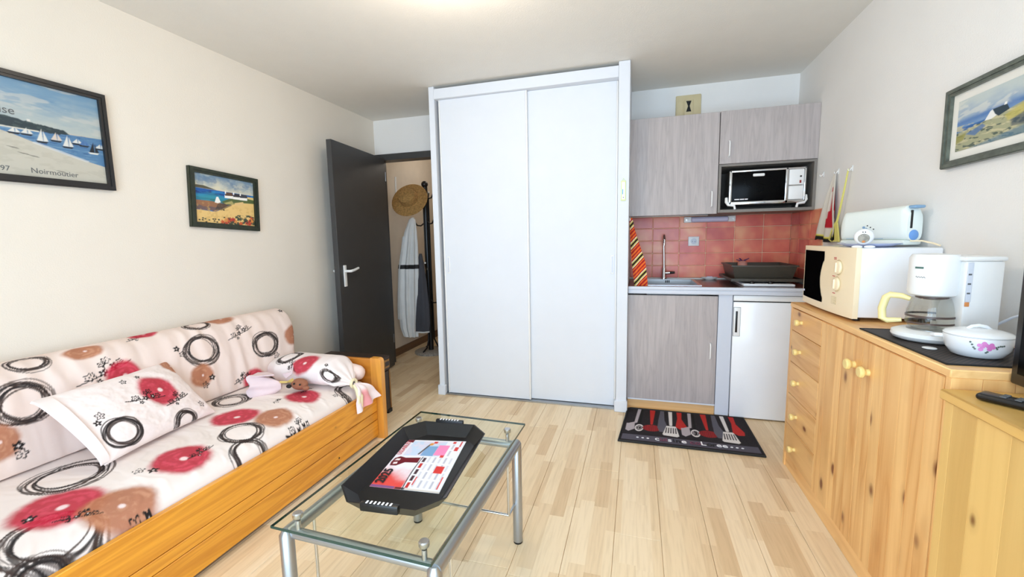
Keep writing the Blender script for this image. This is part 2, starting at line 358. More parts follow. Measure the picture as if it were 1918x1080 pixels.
# ------------------------------------------------------------------ the room
wl = struct(MB().box(XL-.1, XL, -1.1, 3.96, 0, ZC).build('wall_left', M['wall_lamp_tint'], smooth=False), 'off-white painted wall behind the sofa', 'wall')
wr = struct(MB().box(XR, XR+.1, -1.1, 3.95, 0, ZC).build('wall_right', M['wall'], smooth=False), 'off-white painted wall beside the pine sideboard', 'wall')
wb = struct(MB().box(-1.56, XR+.1, YB, YB+.1, 0, ZC).build('wall_back', M['wall'], smooth=False), 'white wall behind the kitchenette with red tiles', 'wall')
struct(MB().box(XL, -1.56, 3.87, 3.96, 2.165, ZC).build('wall_header', M['wall'], smooth=False), 'short white wall above the open doorway', 'wall')
struct(MB().box(-2.72, -2.62, 3.96, 6.0, 0, ZC).build('wall_hall_left', M['hallwall'], smooth=False), 'beige hall wall behind the coat stand', 'wall')
struct(MB().box(-1.56, -1.46, 3.95, 6.0, 0, ZC).build('wall_hall_right', M['hallwall'], smooth=False), 'beige hall wall hidden behind the wardrobe', 'wall')
struct(MB().box(-2.72, -1.46, 6.0, 6.1, 0, ZC).build('wall_hall_end', M['hallwall'], smooth=False), 'beige wall closing the far end of the hall', 'wall')
wx0, wx1 = -1.55, 1.12
mb = MB().box(XL, wx0, -1.1, -1.0, 0, ZC).box(wx1, XR, -1.1, -1.0, 0, ZC).box(wx0, wx1, -1.1, -1.0, 2.25, ZC).box(wx0, wx1, -1.1, -1.0, 0, .12)
struct(mb.build('wall_rear', M['wall'], smooth=False), 'white wall with the wide window behind the viewer', 'wall')
struct(MB().box(-2.72, XR+.1, -1.1, 6.1, ZC, ZC+.1).build('ceiling', M['ceil'], smooth=False), 'plain off-white plastered ceiling', 'ceiling')
fl = struct(MB().box(-2.72, XR+.1, -1.1, 6.1, -.1, -.008).build('floor', M['kick'], smooth=False), 'pale beech-look laminate floor', 'floor')
bw = .1965; x0 = -.6665 - 11*bw; k = 0
for i in range(20):
    xa = max(x0+i*bw, -2.62); xb = min(x0+(i+1)*bw, XR)
    if xb - xa < .01: continue
    y = -1.0 - rng.random()*1.28
    while y < 6.0:
        ya = max(y, -1.0); yb2 = min(y+1.285, 6.0); y += 1.285
        if yb2 - ya < .02: continue
        MB().rbox(xa+.0007, xb-.0007, ya+.0006, yb2-.0006, -.008, 0, .0014, 1).build('floor_board', M['floor'], fl, smooth=False)
# window (behind the camera)
w = struct(thing('window_1', 'wide white framed window behind the viewer', 'window', (-.215, -1.05, .12)))
for i in range(4): xx = wx0+i*(wx1-wx0-.05)/3; MB().box(xx, xx+.05, -1.08, -1.02, .12, 2.25).build('window_frame', M['white_pl'], w, smooth=False)
for zz in (.12, 2.20): MB().box(wx0, wx1, -1.08, -1.02, zz, zz+.05).build('window_frame', M['white_pl'], w, smooth=False)
for i in range(3): xx = wx0+.05+i*(wx1-wx0-.05)/3; MB().box(xx, xx+(wx1-wx0-.05)/3-.05, -1.053, -1.047, .17, 2.20).build('pane', M['pane'], w, smooth=False)
# doorway trim and skirting
t = MB().box(XL, -1.56, 3.845, 3.975, 2.105, 2.165).box(XL, XL+.06, 3.868, 3.97, 0, 2.105)
struct(t.build('trim_1', M['door_grey'], smooth=False), 'dark grey frame of the open doorway', 'door frame')
struct(MB().box(-2.62, -2.605, 3.975, 6.0, 0, .085).build('baseboard_hall', M['hall_base'], smooth=False), 'brown wooden skirting along the hall wall', 'skirting')
struct(MB().box(XL, XL+.012, -1.0, 3.84, 0, .07).build('baseboard_left', M['white_lac'], smooth=False), 'white skirting under the left wall', 'skirting')
# open door leaf
D = thing('door_1', 'dark grey open door with white lever handle', 'door', (-2.40, 3.40, 0.0)); D['kind'] = 'structure'
A = Vector((-2.425, 3.835, 0)); B = Vector((-2.345, 2.955, 0)); dM = frameM(A, B-A, (0,0,1))   # x along leaf, y up, z outwards (+x side)
Wd = (B-A).length
leaf = MB(); leaf.rbox(0, Wd, .012, 2.118, 0, .045, .002, 1); leaf.xf(dM); leaf.build('leaf', M['door_grey'], D)
def hdl(z0, side):
    pl = MB(); pl.rbox(Wd-.095, Wd-.055, .93, 1.11, min(z0, z0+side*.009), max(z0, z0+side*.009), .006); p = pl.xf(dM).build('handle_plate', M['white_pl'], D)
    lv = MB(); lv.tube([(Wd-.075, 1.06, z0), (Wd-.075, 1.06, z0+side*.045), (Wd-.085, 1.06, z0+side*.055), (Wd-.13, 1.065, z0+side*.057), (Wd-.20, 1.078, z0+side*.054)], [.011,.011,.012,.011,.010], 10)
    lv.xf(dM).build('lever', M['white_pl'], p)
hdl(0, -1); hdl(.045, 1)
for zz in (.25, 1.9):
    h = MB(); h.tube([(-.006, zz, .004), (-.006, zz+.09, .004)], .007, 8); h.xf(dM).build('hinge', M['metal'], D)
# tiles behind the worktop (each one its own piece)
xs = [-.081, .129, .341, .547, .758, .965, XR]; zsT = [.949, 1.053, 1.157, 1.262, 1.366, 1.462]
struct(MB().box(-.055, XR-.006, YB-.004, YB, .949, 1.465).build('grout_back', M['grout'], wb, smooth=False))
for i in range(6):
    for j in range(5):
        x0_ = max(xs[i]+.0022, -.055); MB().rbox(x0_, min(xs[i+1]-.0022, XR-.008), YB-.0095, YB-.001, zsT[j]+.0022, zsT[j+1]-.0022, .0025, 1).build('tile', M['tile'], wb)
MB().box(XR-.004, XR, 3.24, YB-.004, .949, 1.465).build('grout_side', M['grout'], wr, smooth=False)
ys = [3.24, 3.445, 3.65, 3.838]
for i in range(3):
    for j in range(5):
        MB().rbox(XR-.0095, XR-.001, ys[i]+.0022, ys[i+1]-.0022, zsT[j]+.0022, zsT[j+1]-.0022, .0025, 1).build('tile', M['tile'], wr)

# ceiling lamp just beyond the upper edge of the view
cl = thing('ceiling_lamp', 'round opal ceiling lamp glowing warm white', 'lamp', (-.80, 1.74, 2.42))
MB().lathe([(.15,2.499),(.15,2.485),(.145,2.478)], (-.80,1.74,0), 32).build('base', M['white_pl'], cl)
M['opal'] = pm('lit_opal_glass', (255,236,208), .4, emit=1.2)
MB().lathe([(.143,2.484),(.14,2.465),(.12,2.435),(.07,2.418),(.001,2.414)], (-.80,1.74,0), 32).build('shade', M['opal'], cl)
ld = bpy.data.lights.new('ceiling_lamp_bulb', 'POINT'); ld.energy = 23; ld.color = (1.0, .87, .72); ld.shadow_soft_size = .12
lo = bpy.data.objects.new('ceiling_lamp_bulb', ld); COL.objects.link(lo); lo.location = (-.80, 1.74, 2.36)

hall_fill = thing('ceiling_lamp', 'unseen round opal lamp added to brighten the hall', 'lamp', (-2.05, 4.75, 2.42))  # added fixture out of view, there only to lift the dim hall
MB().lathe([(.12,2.499),(.12,2.485),(.115,2.478)], (-2.05,4.75,0), 28).build('base', M['white_pl'], hall_fill)
MB().lathe([(.113,2.484),(.11,2.465),(.09,2.44),(.05,2.428),(.001,2.425)], (-2.05,4.75,0), 28).build('shade', M['opal'], hall_fill)
ld2 = bpy.data.lights.new('hall_fill_light', 'POINT'); ld2.energy = 4.5; ld2.color = (1.0, .92, .82); ld2.shadow_soft_size = .1
lo2 = bpy.data.objects.new('hall_fill_light', ld2); COL.objects.link(lo2); lo2.location = (-2.05, 4.75, 2.36)

# ------------------------------------------------------------------ wardrobe
W = thing('sliding_wardrobe', 'tall white built-in wardrobe with two sliding doors', 'wardrobe', (-.82, 3.50, 0))
MB().rbox(-1.592, -1.545, 3.185, 3.85, 0, 2.498, .002, 1).build('side_panel', M['white_lac'], W)
MB().rbox(-.136, -.058, 3.165, 3.25, 0, 2.498, .003, 1).build('post', M['white_lac'], W)
MB().box(-.085, -.058, 3.25, 3.849, 0, 2.498).build('side_panel', M['white_lac'], W, smooth=False)
MB().rbox(-1.545, -.136, 3.175, 3.30, 2.398, 2.476, .003, 1).build('top_rail', M['white_lac'], W)
MB().box(-1.545, -.136, 3.19, 3.29, .001, .012).build('floor_track', M['metal'], W, smooth=False)
MB().rbox(-1.604, -1.538, 3.172, 3.215, 0, .085, .004, 1).build('plinth_block', M['white_lac'], W)
MB().rbox(-.146, -.052, 3.152, 3.20, 0, .085, .004, 1).build('plinth_block', M['white_lac'], W)
for (xa, xb, yf, hx) in ((-1.520, -.800, 3.205, -1.478), (-.815, -.140, 3.235, -.172)):
    d = MB().rbox(xa+.012, xb-.012, yf+.002, yf+.022, .016, 2.397, .001, 1).build('sliding_door', M['white_lac'], W)
    MB().rbox(xa, xa+.012, yf, yf+.024, .014, 2.397, .002, 1).build('edge_strip', M['white_pl'], d)
    MB().rbox(xb-.012, xb, yf, yf+.024, .014, 2.397, .002, 1).build('edge_strip', M['white_pl'], d)
    MB().rbox(hx-.012, hx+.012, yf-.004, yf+.004, 1.03, 1.17, .003).build('handle', M['white_pl'], d)
    MB().box(hx-.006, hx+.006, yf-.0045, yf-.003, 1.04, 1.16).build('handle_recess', M['panel_grey'], d, smooth=False)
# thermometer hung on the wardrobe post
T = thing('thermometer', 'small pale lime thermometer hung on the white wardrobe post', 'thermometer', (-.096, 3.16, 1.555))
MB().rbox(-.113, -.079, 3.157, 3.165, 1.555, 1.695, .004).build('frame', M['lime'], T)
MB().rbox(-.107, -.085, 3.1555, 3.158, 1.565, 1.685, .002).build('scale', M['white_pl'], T)
MB().box(-.104, -.098, 3.1545, 3.1557, 1.60, 1.635).build('print', M['sealblue'], T, smooth=False)
MB().tube([(-.096,3.156,1.578),(-.096,3.153,1.578)], .003, 8).build('screw', M['black'], T)
MB().tube([(-.104,3.16,1.695),(-.096,3.158,1.712),(-.088,3.16,1.697)], .0015, 6).build('cord', M['lime'], T)

# ------------------------------------------------------------------ kitchen
def pull(parent, x, y, z0, z1):
    MB().tube([(x,y,z0),(x,y-.018,z0+.004),(x,y-.024,z0+.018),(x,y-.024,z1-.018),(x,y-.018,z1-.004),(x,y,z1)], .0048, 8).build('handle', M['white_pl'], parent)
U = thing('wall_cabinet', 'grey wood-grain wall cabinet left of the oven niche', 'cabinet', (.24, 3.62, 1.455), 'grey wall cabinets')
MB().box(-.055, .553, 3.428, 3.838, 1.47, 2.163).build('body', M['cabinet'], U, smooth=False)
d = MB().rbox(-.076+.004, .551, 3.407, 3.426, 1.455, 2.163, .0015, 1).build('door', M['cabinet'], U); pull(d, .512, 3.407, 1.505, 1.615)
U = thing('wall_cabinet', 'grey wood-grain wall cabinet with a flap door above the oven niche', 'cabinet', (.86, 3.62, 1.455), 'grey wall cabinets')
MB().box(.556, XR-.001, 3.428, 3.838, 1.80, 2.163).build('body', M['cabinet'], U, smooth=False)
d = MB().rbox(.556, XR-.001, 3.407, 3.426, 1.803, 2.165, .0015, 1).build('door', M['cabinet'], U); pull(d, .616, 3.407, 1.852, 1.958)
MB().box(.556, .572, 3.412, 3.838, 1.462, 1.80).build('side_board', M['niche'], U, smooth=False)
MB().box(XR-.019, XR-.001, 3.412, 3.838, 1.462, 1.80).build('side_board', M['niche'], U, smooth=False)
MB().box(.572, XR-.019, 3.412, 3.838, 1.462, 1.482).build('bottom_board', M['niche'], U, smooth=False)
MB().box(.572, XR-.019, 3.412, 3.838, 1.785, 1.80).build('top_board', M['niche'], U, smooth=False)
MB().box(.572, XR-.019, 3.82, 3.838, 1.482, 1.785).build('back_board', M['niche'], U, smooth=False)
# mini oven in the niche
O = thing('mini_oven', 'small chrome framed oven with black glass in the niche', 'oven', (.86, 3.55, 1.482))
ox0, ox1, oz0, oz1, oy = .625, 1.10, 1.513, 1.752, 3.40
MB().rbox(ox0, ox1, oy+.012, oy+.32, oz0, oz1, .008).build('body', M['steel'], O)
fr = MB().rbox(ox0, ox1, oy, oy+.014, oz1-.014, oz1, .004).rbox(ox0, ox0+.018, oy, oy+.014, oz0, oz1, .004).rbox(ox0, ox1, oy, oy+.014, oz0, oz0+.022, .004).rbox(.975, .995, oy, oy+.014, oz0, oz1, .004).rbox(ox1-.012, ox1, oy, oy+.014, oz0, oz1, .004)
fr.build('front_frame', M['chrome'], O)
gl = MB().rbox(ox0+.018, .975, oy+.004, oy+.013, oz0+.022, oz1-.014, .002).build('door_glass', M['dark_glass'], O)
MB().rbox(.772, .846, oy-.010, oy+.004, 1.703, 1.723, .009, 3).build('handle', M['white_pl'], gl)
for (xa, xb) in ((.662,.693),(.697,.725),(.729,.748)): MB().box(xa, xb, oy+.003, oy+.0042, 1.5465, 1.5535).build('print_block', M['text_white'], gl, smooth=False)
MB().rbox(.997, 1.087, oy+.002, oy+.013, 1.635, 1.738, .003).build('control_panel', M['white_pl'], O)
MB().rbox(.997, 1.087, oy+.002, oy+.013, 1.537, 1.628, .003).build('lower_panel', M['white_pl'], O)
MB().tube([(1.066,oy+.003,1.690),(1.066,oy-.003,1.690)], .0055, 12).build('knob', M['black'], O)
MB().rbox(1.060, 1.070, oy-.001, oy+.004, 1.645, 1.664, .001, 1).build('pilot_lamp', M['red_pl'], O)
for s in (-1, 1):
    xf = ox0-.012 if s < 0 else ox1+.006
    MB().tube([(xf, oy+.02, 1.565),(xf, oy+.012, 1.535),(xf-s*.012, oy+.008, 1.515),(xf-s*.05, oy+.006, 1.508),(xf-s*.055, oy+.006, 1.4825)], [.010,.012,.011,.009,.008], 8).build('foot', M['white_pl'], O)
# vent above the cabinets
V = thing('air_vent', 'beige plastic air vent on the wall above the cabinets', 'vent', (.382, 3.84, 2.22))
MB().rbox(.287, .478, 3.832, 3.85, 2.22, 2.425, .008).build('plate', M['beige'], V)
MB().rbox(.293, .345, 3.826, 3.834, 2.225, 2.375, .003).build('slide', M['beige'], V)
MB().rbox(.352, .418, 3.824, 3.834, 2.225, 2.385, .003).build('inner_plate', M['beige'], V)
MB().prism([(.364,2.375),(.404,2.375),(.392,2.338),(.392,2.332),(.404,2.292),(.366,2.292),(.378,2.332),(.378,2.338)], 3.8225, 3.8245, 'xz').build('opening', M['black_matt'], V, smooth=False)
# lamp under cabinet
Lp = thing('cabinet_lamp', 'small white wall lamp with lilac diffuser above the sink tiles', 'lamp', (.563, 3.80, 1.405))
MB().rbox(.371, .757, 3.808, 3.8405, 1.408, 1.455, .006).build('base', M['white_pl'], Lp)
MB().tube([(.425,3.80,1.43),(.43,3.80,1.43),(.695,3.80,1.43),(.70,3.80,1.43)], [.016,.022,.022,.016], 14).build('diffuser', M['diffuser'], Lp)
for xx in (.39, .737): MB().tube([(xx,3.81,1.43),(xx,3.804,1.43)], .006, 10).build('screw', M['steel'], Lp)
# socket
S = thing('wall_socket', 'white square power socket on the red tiles', 'socket', (.452, 3.84, 1.217))
MB().rbox(.41, .494, 3.829, 3.8405, 1.217, 1.294, .004).build('plate', M['white_pl'], S)
MB().lathe([(.024,0),(.024,.003),(.02,.004)], (.452,3.829,1.2555), 24, Matrix.Rotation(R(90), 3, 'X')).build('recess', M['panel_grey'], S)
for dx in (-.010, .010): MB().tube([(.452+dx,3.828,1.2535),(.452+dx,3.8235,1.2535)], .003, 8).build('hole', M['black'], S)
MB().tube([(.452,3.828,1.268),(.452,3.818,1.268)], .003, 8).build('earth_pin', M['steel'], S)
# base unit, panel and worktop
Bc = thing('base_cabinet', 'grey wood-grain sink cabinet under the worktop', 'cabinet', (.25, 3.53, 0))
MB().box(-.053, .556, 3.262, 3.838, .085, .80).build('body', M['panel_grey'], Bc, smooth=False)
d = MB().rbox(-.057, .553, 3.242, 3.261, .088, .876, .0015, 1).build('door', M['cabinet'], Bc); pull(d, .512, 3.242, .425, .537)
MB().box(-.053, .556, 3.268, 3.285, .001, .084).build('kick_board', M['kick'], Bc, smooth=False)
MB().box(-.053, .556, 3.246, 3.262, .076, .087).build('bottom_lip', M['white_lac'], Bc, smooth=False)
MB().box(.5575, .646, 3.245, 3.30, .012, .886).build('filler_panel', M['panel_grey'], Bc, smooth=False)
Wt = thing('kitchen_worktop', 'brown worktop with pale grey front edge over sink and fridge', 'worktop', (.55, 3.53, .888))
sx0, sx1, sy0, sy1 = .075, .435, 3.33, 3.76
mb = MB().box(-.055, sx0, 3.232, 3.839, .912, .940).box(sx1, XR-.010, 3.232, 3.839, .912, .940).box(sx0, sx1, 3.232, sy0, .912, .940).box(sx0, sx1, sy1, 3.839, .912, .940)
mb.build('top', M['worktop'], Wt, smooth=False)
MB().rbox(-.056, XR-.002, 3.214, 3.232, .918, .941, .004).build('front_edge', M['panel_grey'], Wt)
MB().rbox(-.056, XR-.002, 3.222, 3.240, .888, .918, .003).build('apron', M['panel_grey'], Wt)
Sk = thing('sink', 'stainless steel sink set into the brown worktop', 'sink', (.255, 3.55, .79))
MB().box(sx0-.02, sx1+.02, sy0-.022, sy0, .9405, .9445).box(sx0-.02, sx1+.02, sy1, sy1+.03, .9405, .9445).box(sx0-.02, sx0, sy0, sy1, .9405, .9445).box(sx1, sx1+.02, sy0, sy1, .9405, .9445).build('rim', M['steel'], Sk, smooth=False)
MB().box(sx0, sx0+.003, sy0, sy1, .80, .9445).box(sx1-.003, sx1, sy0, sy1, .80, .9445).box(sx0, sx1, sy0, sy0+.003, .80, .9445).box(sx0, sx1, sy1-.003, sy1, .80, .9445).box(sx0, sx1, sy0, sy1, .802, .806).build('basin', M['steel'], Sk, smooth=False)
for q in range(3): MB().rbox(.232+q*.013, .240+q*.013, sy1-.006, sy1-.0025, .915, .936, .002, 1).build('overflow_slot', M['black'], Sk)
Fa = thing('kitchen_tap', 'tall chrome swan-neck tap with side lever', 'tap', (.222, 3.79, .9445))
ty = 3.785
MB().lathe([(.024,.9445),(.024,.955),(.019,.965),(.018,1.03),(.014,1.04)], (.222,ty,0), 20).build('base', M['chrome'], Fa)
pts = [(.222,ty,1.03),(.219,ty,1.15),(.216,ty,1.25)] + [(.216-.002*math.sin(a), ty-.045+.045*math.cos(a), 1.265+.045*math.sin(a)) for a in [R(x) for x in (0,30,60,90,120,150,175)]] + [(.213, ty-.091, 1.225)]
MB().tube(pts, [.010]*(len(pts)-1)+[.011], 12).build('spout', M['chrome'], Fa)
MB().tube([(.222,ty,.995),(.26,ty-.006,.997),(.272,ty-.008,.998)], [.013,.013,.010], 12).build('lever_joint', M['chrome'], Fa)
MB().tube([(.272,ty-.008,.998),(.305,ty-.02,1.0)], [.012,.009], 10).build('lever', M['black'], Fa)
# hob + washing-up basin on it
H = thing('electric_hob', 'white two-ring electric hob set on the worktop', 'hob', (.89, 3.56, .9405))
MB().rbox(.725, 1.045, 3.315, 3.80, .9405, .957, .006).build('plate', M['white_gloss'], H)
MB().rbox(.74, 1.03, 3.36, 3.79, .957, .9595, .002, 1).build('inset', M['steel'], H)
for yy in (3.47, 3.68): MB().lathe([(.075,.9595),(.075,.966),(.07,.969)], (.885,yy,0), 28).build('ring', M['black_matt'], H)
for xx in (.785, .90): MB().lathe([(.016,.957),(.015,.966),(.010,.975)], (xx,3.345,0), 16).build('knob', M['black'], H)
Tb = thing('drip_tray', 'dark brown drip tray under the washing-up basin on the hob', 'tray', (.89, 3.58, .9705))
MB().prism([(.66,3.36),(1.10,3.36),(1.10,3.81),(.66,3.81)], .9705, .979).build('plate', M['basin'], Tb, smooth=False)
MB().box(.652,.66,3.352,3.818,.9705,.99).box(1.10,1.108,3.352,3.818,.9705,.99).box(.66,1.10,3.352,3.36,.9705,.99).box(.66,1.10,3.81,3.818,.9705,.99).build('lip', M['basin'], Tb, smooth=False)
Wb = thing('washing_up_basin', 'dark brown plastic washing-up basin standing on the hob', 'basin', (.88, 3.60, .9795))
def open_box(mb, x0, x1, y0, y1, z0, z1, fl, th):
    o0 = [(x0+fl,y0+fl),(x1-fl,y0+fl),(x1-fl,y1-fl),(x0+fl,y1-fl)]; o1 = [(x0,y0),(x1,y0),(x1,y1),(x0,y1)]
    i1 = [(x0+th,y0+th),(x1-th,y0+th),(x1-th,y1-th),(x0+th,y1-th)]; i0 = [(x0+fl+th,y0+fl+th),(x1-fl-th,y0+fl+th),(x1-fl-th,y1-fl-th),(x0+fl+th,y1-fl-th)]
    vs = [(a,b,z0) for a,b in o0]+[(a,b,z1) for a,b in o1]+[(a,b,z1) for a,b in i1]+[(a,b,z0+th) for a,b in i0]
    fs = [(3,2,1,0),(12,13,14,15)]
    for L0 in (0,4,8):
        for k in range(4): fs.append((L0+k, L0+(k+1)%4, L0+4+(k+1)%4, L0+4+k))
    return mb.add(vs, fs)
open_box(MB(), .668, 1.078, 3.40, 3.79, .9795, 1.078, .022, .006).build('tub', M['basin'], Wb, smooth=False)
MB().box(.660,.672,3.392,3.798,1.072,1.082).box(1.074,1.086,3.392,3.798,1.072,1.082).box(.672,1.074,3.392,3.404,1.072,1.082).box(.672,1.074,3.786,3.798,1.072,1.082).build('rim', M['basin'], Wb, smooth=False)
Ty = thing('sponge_toy', 'small peach and purple scrubber standing in the brown basin', 'scrubber', (.80, 3.72, .986))
MB().lathe([(.03,.986),(.036,1.03),(.034,1.085),(.015,1.098)], (.80,3.72,0), 14).build('body', M['peach'], Ty)
for a in range(6): MB().tube([(.80,3.72,1.092),(.80+.045*math.cos(a*1.05),3.72+.02*math.sin(a*1.05),1.118-.01*(a%2))], [.006,.003], 6).build('tuft', M['purple'], Ty)
So = thing('soap_dish', 'small glass soap dish at the back of the worktop', 'dish', (.575, 3.80, .9405))
MB().lathe([(.025,.9405),(.045,.955),(.05,.962),(.046,.962),(.02,.948)], (.575,3.795,0), 20, None, 1.3, .6).build('bowl', M['white_pl'], So)
MB().rbox(.555,.60,3.785,3.808,.957,.968,.005).build('soap', M['lavender'], So)
# striped tea towel hanging inside left of the worktop
nu, nv = 14, 40; P = np.zeros((nu, nv, 3))
for i in range(nu):
    for j in range(nv):
        tt = j/(nv-1); uu = i/(nu-1); wdt = .018+.085*min(1, tt*1.6); cx = -.048+.052*tt**1.2
        P[i,j] = (cx - .004 + (uu-.12)*wdt*.95, 3.30-.02*math.sin(tt*1.5)+.010*math.sin(uu*9+tt*3)*(.4+tt), 1.425-.50*tt-.03*uu*(tt>.9)+(.02*uu if tt<.1 else 0))
P2 = P.copy(); P2[:,:,1] += .005
Q = np.concatenate([P, P2[::-1]], 0)
tw = thing('tea_towel', 'orange red and black striped tea towel hanging beside the sink', 'towel', (0.0, 3.30, .92))
MB().grid(Q, True).build('cloth', M['stripe'], tw)
MB().tube([(-.050,3.30,1.418),(-.052,3.30,1.44),(-.056,3.30,1.438)], .004, 6).build('loop', M['white_pl'], tw)
# fridge
Fr = thing('fridge', 'white under-counter fridge beside the sideboard', 'fridge', (.90, 3.53, 0))
MB().rbox(.652, XR-.004, 3.268, 3.83, .012, .884, .006).build('body', M['white_gloss'], Fr)
MB().rbox(.652, XR-.004, 3.244, 3.272, .845, .884, .005).build('top_fascia', M['white_pl'], Fr)
d = MB().rbox(.652, XR-.004, 3.238, 3.266, .008, .838, .008).build('door', M['white_gloss'], Fr)
MB().box(.656, XR-.006, 3.262, 3.27, .834, .848).build('gasket', M['black_matt'], Fr, smooth=False)
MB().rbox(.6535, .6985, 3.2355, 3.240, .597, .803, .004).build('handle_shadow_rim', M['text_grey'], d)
MB().rbox(.655, .697, 3.2345, 3.240, .5985, .8015, .004).build('handle_frame', M['white_pl'], d)
MB().rbox(.666, .680, 3.2335, 3.236, .625, .775, .002).build('handle_slot', M['black'], d)

# ------------------------------------------------------------------ pine sideboard
Sb = thing('sideboard', 'long pine sideboard with five drawers and two doors', 'sideboard', (.99, 2.02, 0))
XF = .82
MB().rbox(XF-.004, XR-.002, 1.396, 2.647, .906, .930, .003, 1).build('top', M['pine_h'], Sb)
MB().box(XF, XR-.002, 2.622, 2.645, 0, .906).build('end_panel', M['pine'], Sb, smooth=False)
MB().box(XF+.018, XR-.004, 1.42, 2.622, .01, .906).build('carcass', M['pine'], Sb, smooth=False)
yy = XF
while yy < XR-.004:
    y2 = min(yy+.068, XR-.002); MB().rbox(yy+.0004, y2-.0004, 1.398, 1.420, 0, .906, .0008, 1).build('end_stave', M['pine'], Sb, smooth=False); yy = y2
MB().box(XF+.006, XF+.022, 1.42, 2.622, .001, .078).build('plinth', M['pine_h'], Sb, smooth=False)
def knob(parent, y, z, r=.0165, x=XF):
    MB().lathe([(r*.62,0),(r*.55,.010),(r*.8,.016),(r,.021),(r,.028),(r*.8,.033),(.001,.034)], (x, y, z), 20, Matrix.Rotation(R(-90), 3, 'Y')).build('knob', M['knob'], parent)
zb = [.082, .255, .43, .608, .782, .902]
for j in range(5):
    d = MB().rbox(XF, XF+.017, 2.238, 2.619, zb[j]+.0015, zb[j+1]-.0015, .0015, 1).build('drawer', M['pine_h'], Sb)
    knob(d, 2.478, (.16, .34, .523, .69, .845)[j])
for (ya, yb2, ky) in ((1.863, 2.234, 1.918), (1.424, 1.860, 1.812)):
    d = MB().box(XF+.004, XF+.017, ya, yb2, .082, .902).build('door', M['pine'], Sb, smooth=False)
    n = 5 if yb2-ya < .4 else 6; q = ya
    ws = [rng.uniform(.7, 1.3) for _ in range(n)]; tot = sum(ws)
    for k in range(n):
        q2 = q + (yb2-ya)*ws[k]/tot
        MB().rbox(XF, XF+.006, q+.0002, q2-.0002, .082, .900, .0006, 1).build('stave', M['pine'], d, smooth=False); q = q2
    knob(d, ky, .792, .021)
# tv cabinet
Tc = thing('tv_cabinet', 'yellow pine cabinet under the television', 'cabinet', (.98, .80, 0))
MB().rbox(.793, XR-.002, .20, 1.392, .850, .878, .004, 1).build('top', M['pine_tvh'], Tc)
MB().box(.820, XR-.002, .205, 1.388, 0, .850).build('carcass', M['pine_tv'], Tc, smooth=False)
q = 1.388
for k in range(9):
    w_ = [.03, .085, .10, .09, .11, .1, .09, .12, .11][k]
    MB().rbox(.806, .822, q-w_+.0002, q-.0002, .03, .850, .0006, 1).build('stave', M['pine_tv'], Tc, smooth=False); q -= w_
# television
Tv = thing('television', 'black flat television at the right edge of the view', 'television', (.97, 1.0, .878))
MB().rbox(.936, .976, .62, 1.391, .905, 1.36, .006).build('casing', M['black'], Tv)
MB().rbox(.9335, .938, .642, 1.368, .935, 1.34, .001, 1).build('screen', M['dark_glass'], Tv)
MB().rbox(.90, 1.04, .85, 1.13, .878, .888, .004).build('foot', M['black'], Tv)
MB().box(.955, .978, .96, 1.02, .886, .91).build('neck', M['black'], Tv, smooth=False)
Rm = thing('remote_control', 'black remote control lying on the television cabinet', 'remote', (.88, 1.235, .878))
rM = frameM((.835, 1.325, .878), (.52, -.62, 0), (.62, .52, 0))
mb = MB(); mb.rbox(0, .19, -.024, .024, .002, .020, .009, 3); mb.xf(rM).build('body', M['black'], Rm)
for i in range(4):
    for j in range(3): MB().rbox(.04+i*.025, .052+i*.025, -.016+j*.012, -.008+j*.012, .0195, .0225, .001, 1).xf(rM).build('button', M['text_grey'], Rm)
# placemat and the things on it
Pm = MB().rbox(.836, 1.13, 1.447, 1.925, .9303, .9335, .001, 1).build('placemat', M['net'])
tag(Pm, 'dark brown woven placemat along the sideboard top', 'placemat')
b_ = MB().box(.832,.838,1.443,1.929,.9303,.9345).box(1.128,1.134,1.443,1.929,.9303,.9345).box(.838,1.128,1.443,1.449,.9303,.9345).box(.838,1.128,1.923,1.929,.9303,.9345).build('border', M['black_matt'], Pm, smooth=False)
tag(MB().lathe([(.017,.934),(.018,.9355),(.016,.937)], (.890,1.625,0), 20).build('token', M['white_pl']), 'tiny white disc lying on the brown placemat', 'disc')
Cb = thing('casserole_dish', 'white lidded porcelain dish with pink blossom print', 'dish', (.985, 1.555, .934))
cc = (.968, 1.562, 0)
MB().lathe([(.045,.934),(.055,.938),(.068,.958),(.074,.985),(.074,.995),(.070,.995),(.066,.99)], cc, 40).build('bowl', M['porcelain'], Cb)
ld_ = MB().lathe([(.073,.9955),(.075,.999),(.069,1.005),(.05,1.011),(.015,1.015),(.001,1.015)], cc, 40).build('lid', M['porcelain'], Cb)
MB().tube([(.941,1.562,1.012),(.951,1.562,1.020),(.968,1.562,1.023),(.985,1.562,1.020),(.995,1.562,1.012)], .005, 8).build('lid_handle', M['porcelain'], ld_)
MB().tube([(.902,1.59,.985),(.888,1.60,.984),(.886,1.612,.982),(.908,1.612,.982)], .006, 8).build('side_handle', M['porcelain'], Cb)
def bowlpt(ang, z):
    rr = np.interp(z, [.938,.958,.985,.995], [.055,.068,.074,.074])+.0006; return Vector((cc[0]+rr*math.cos(ang), cc[1]+rr*math.sin(ang), z)), Vector((math.cos(ang), math.sin(ang), 0.0))
def decal_disc(mb, ang, z, r):
    p, n = bowlpt(ang, z); t = Vector((-n.y, n.x, 0)); u = Vector((0,0,1)); k = 8
    mb.add([p + t*r*math.cos(2*math.pi*i/k) + u*r*math.sin(2*math.pi*i/k) + n*.0004 for i in range(k)], [tuple(range(k))])
mb = MB(); r2 = random.Random(3); a0 = R(-112)
for (da, zz) in ((-.10,.978),(-.02,.974),(.06,.980),(.14,.976),(.22,.981),(.27,.974),(-.06,.966),(.02,.984),(.18,.968)): decal_disc(mb, a0+da, zz, .0055)
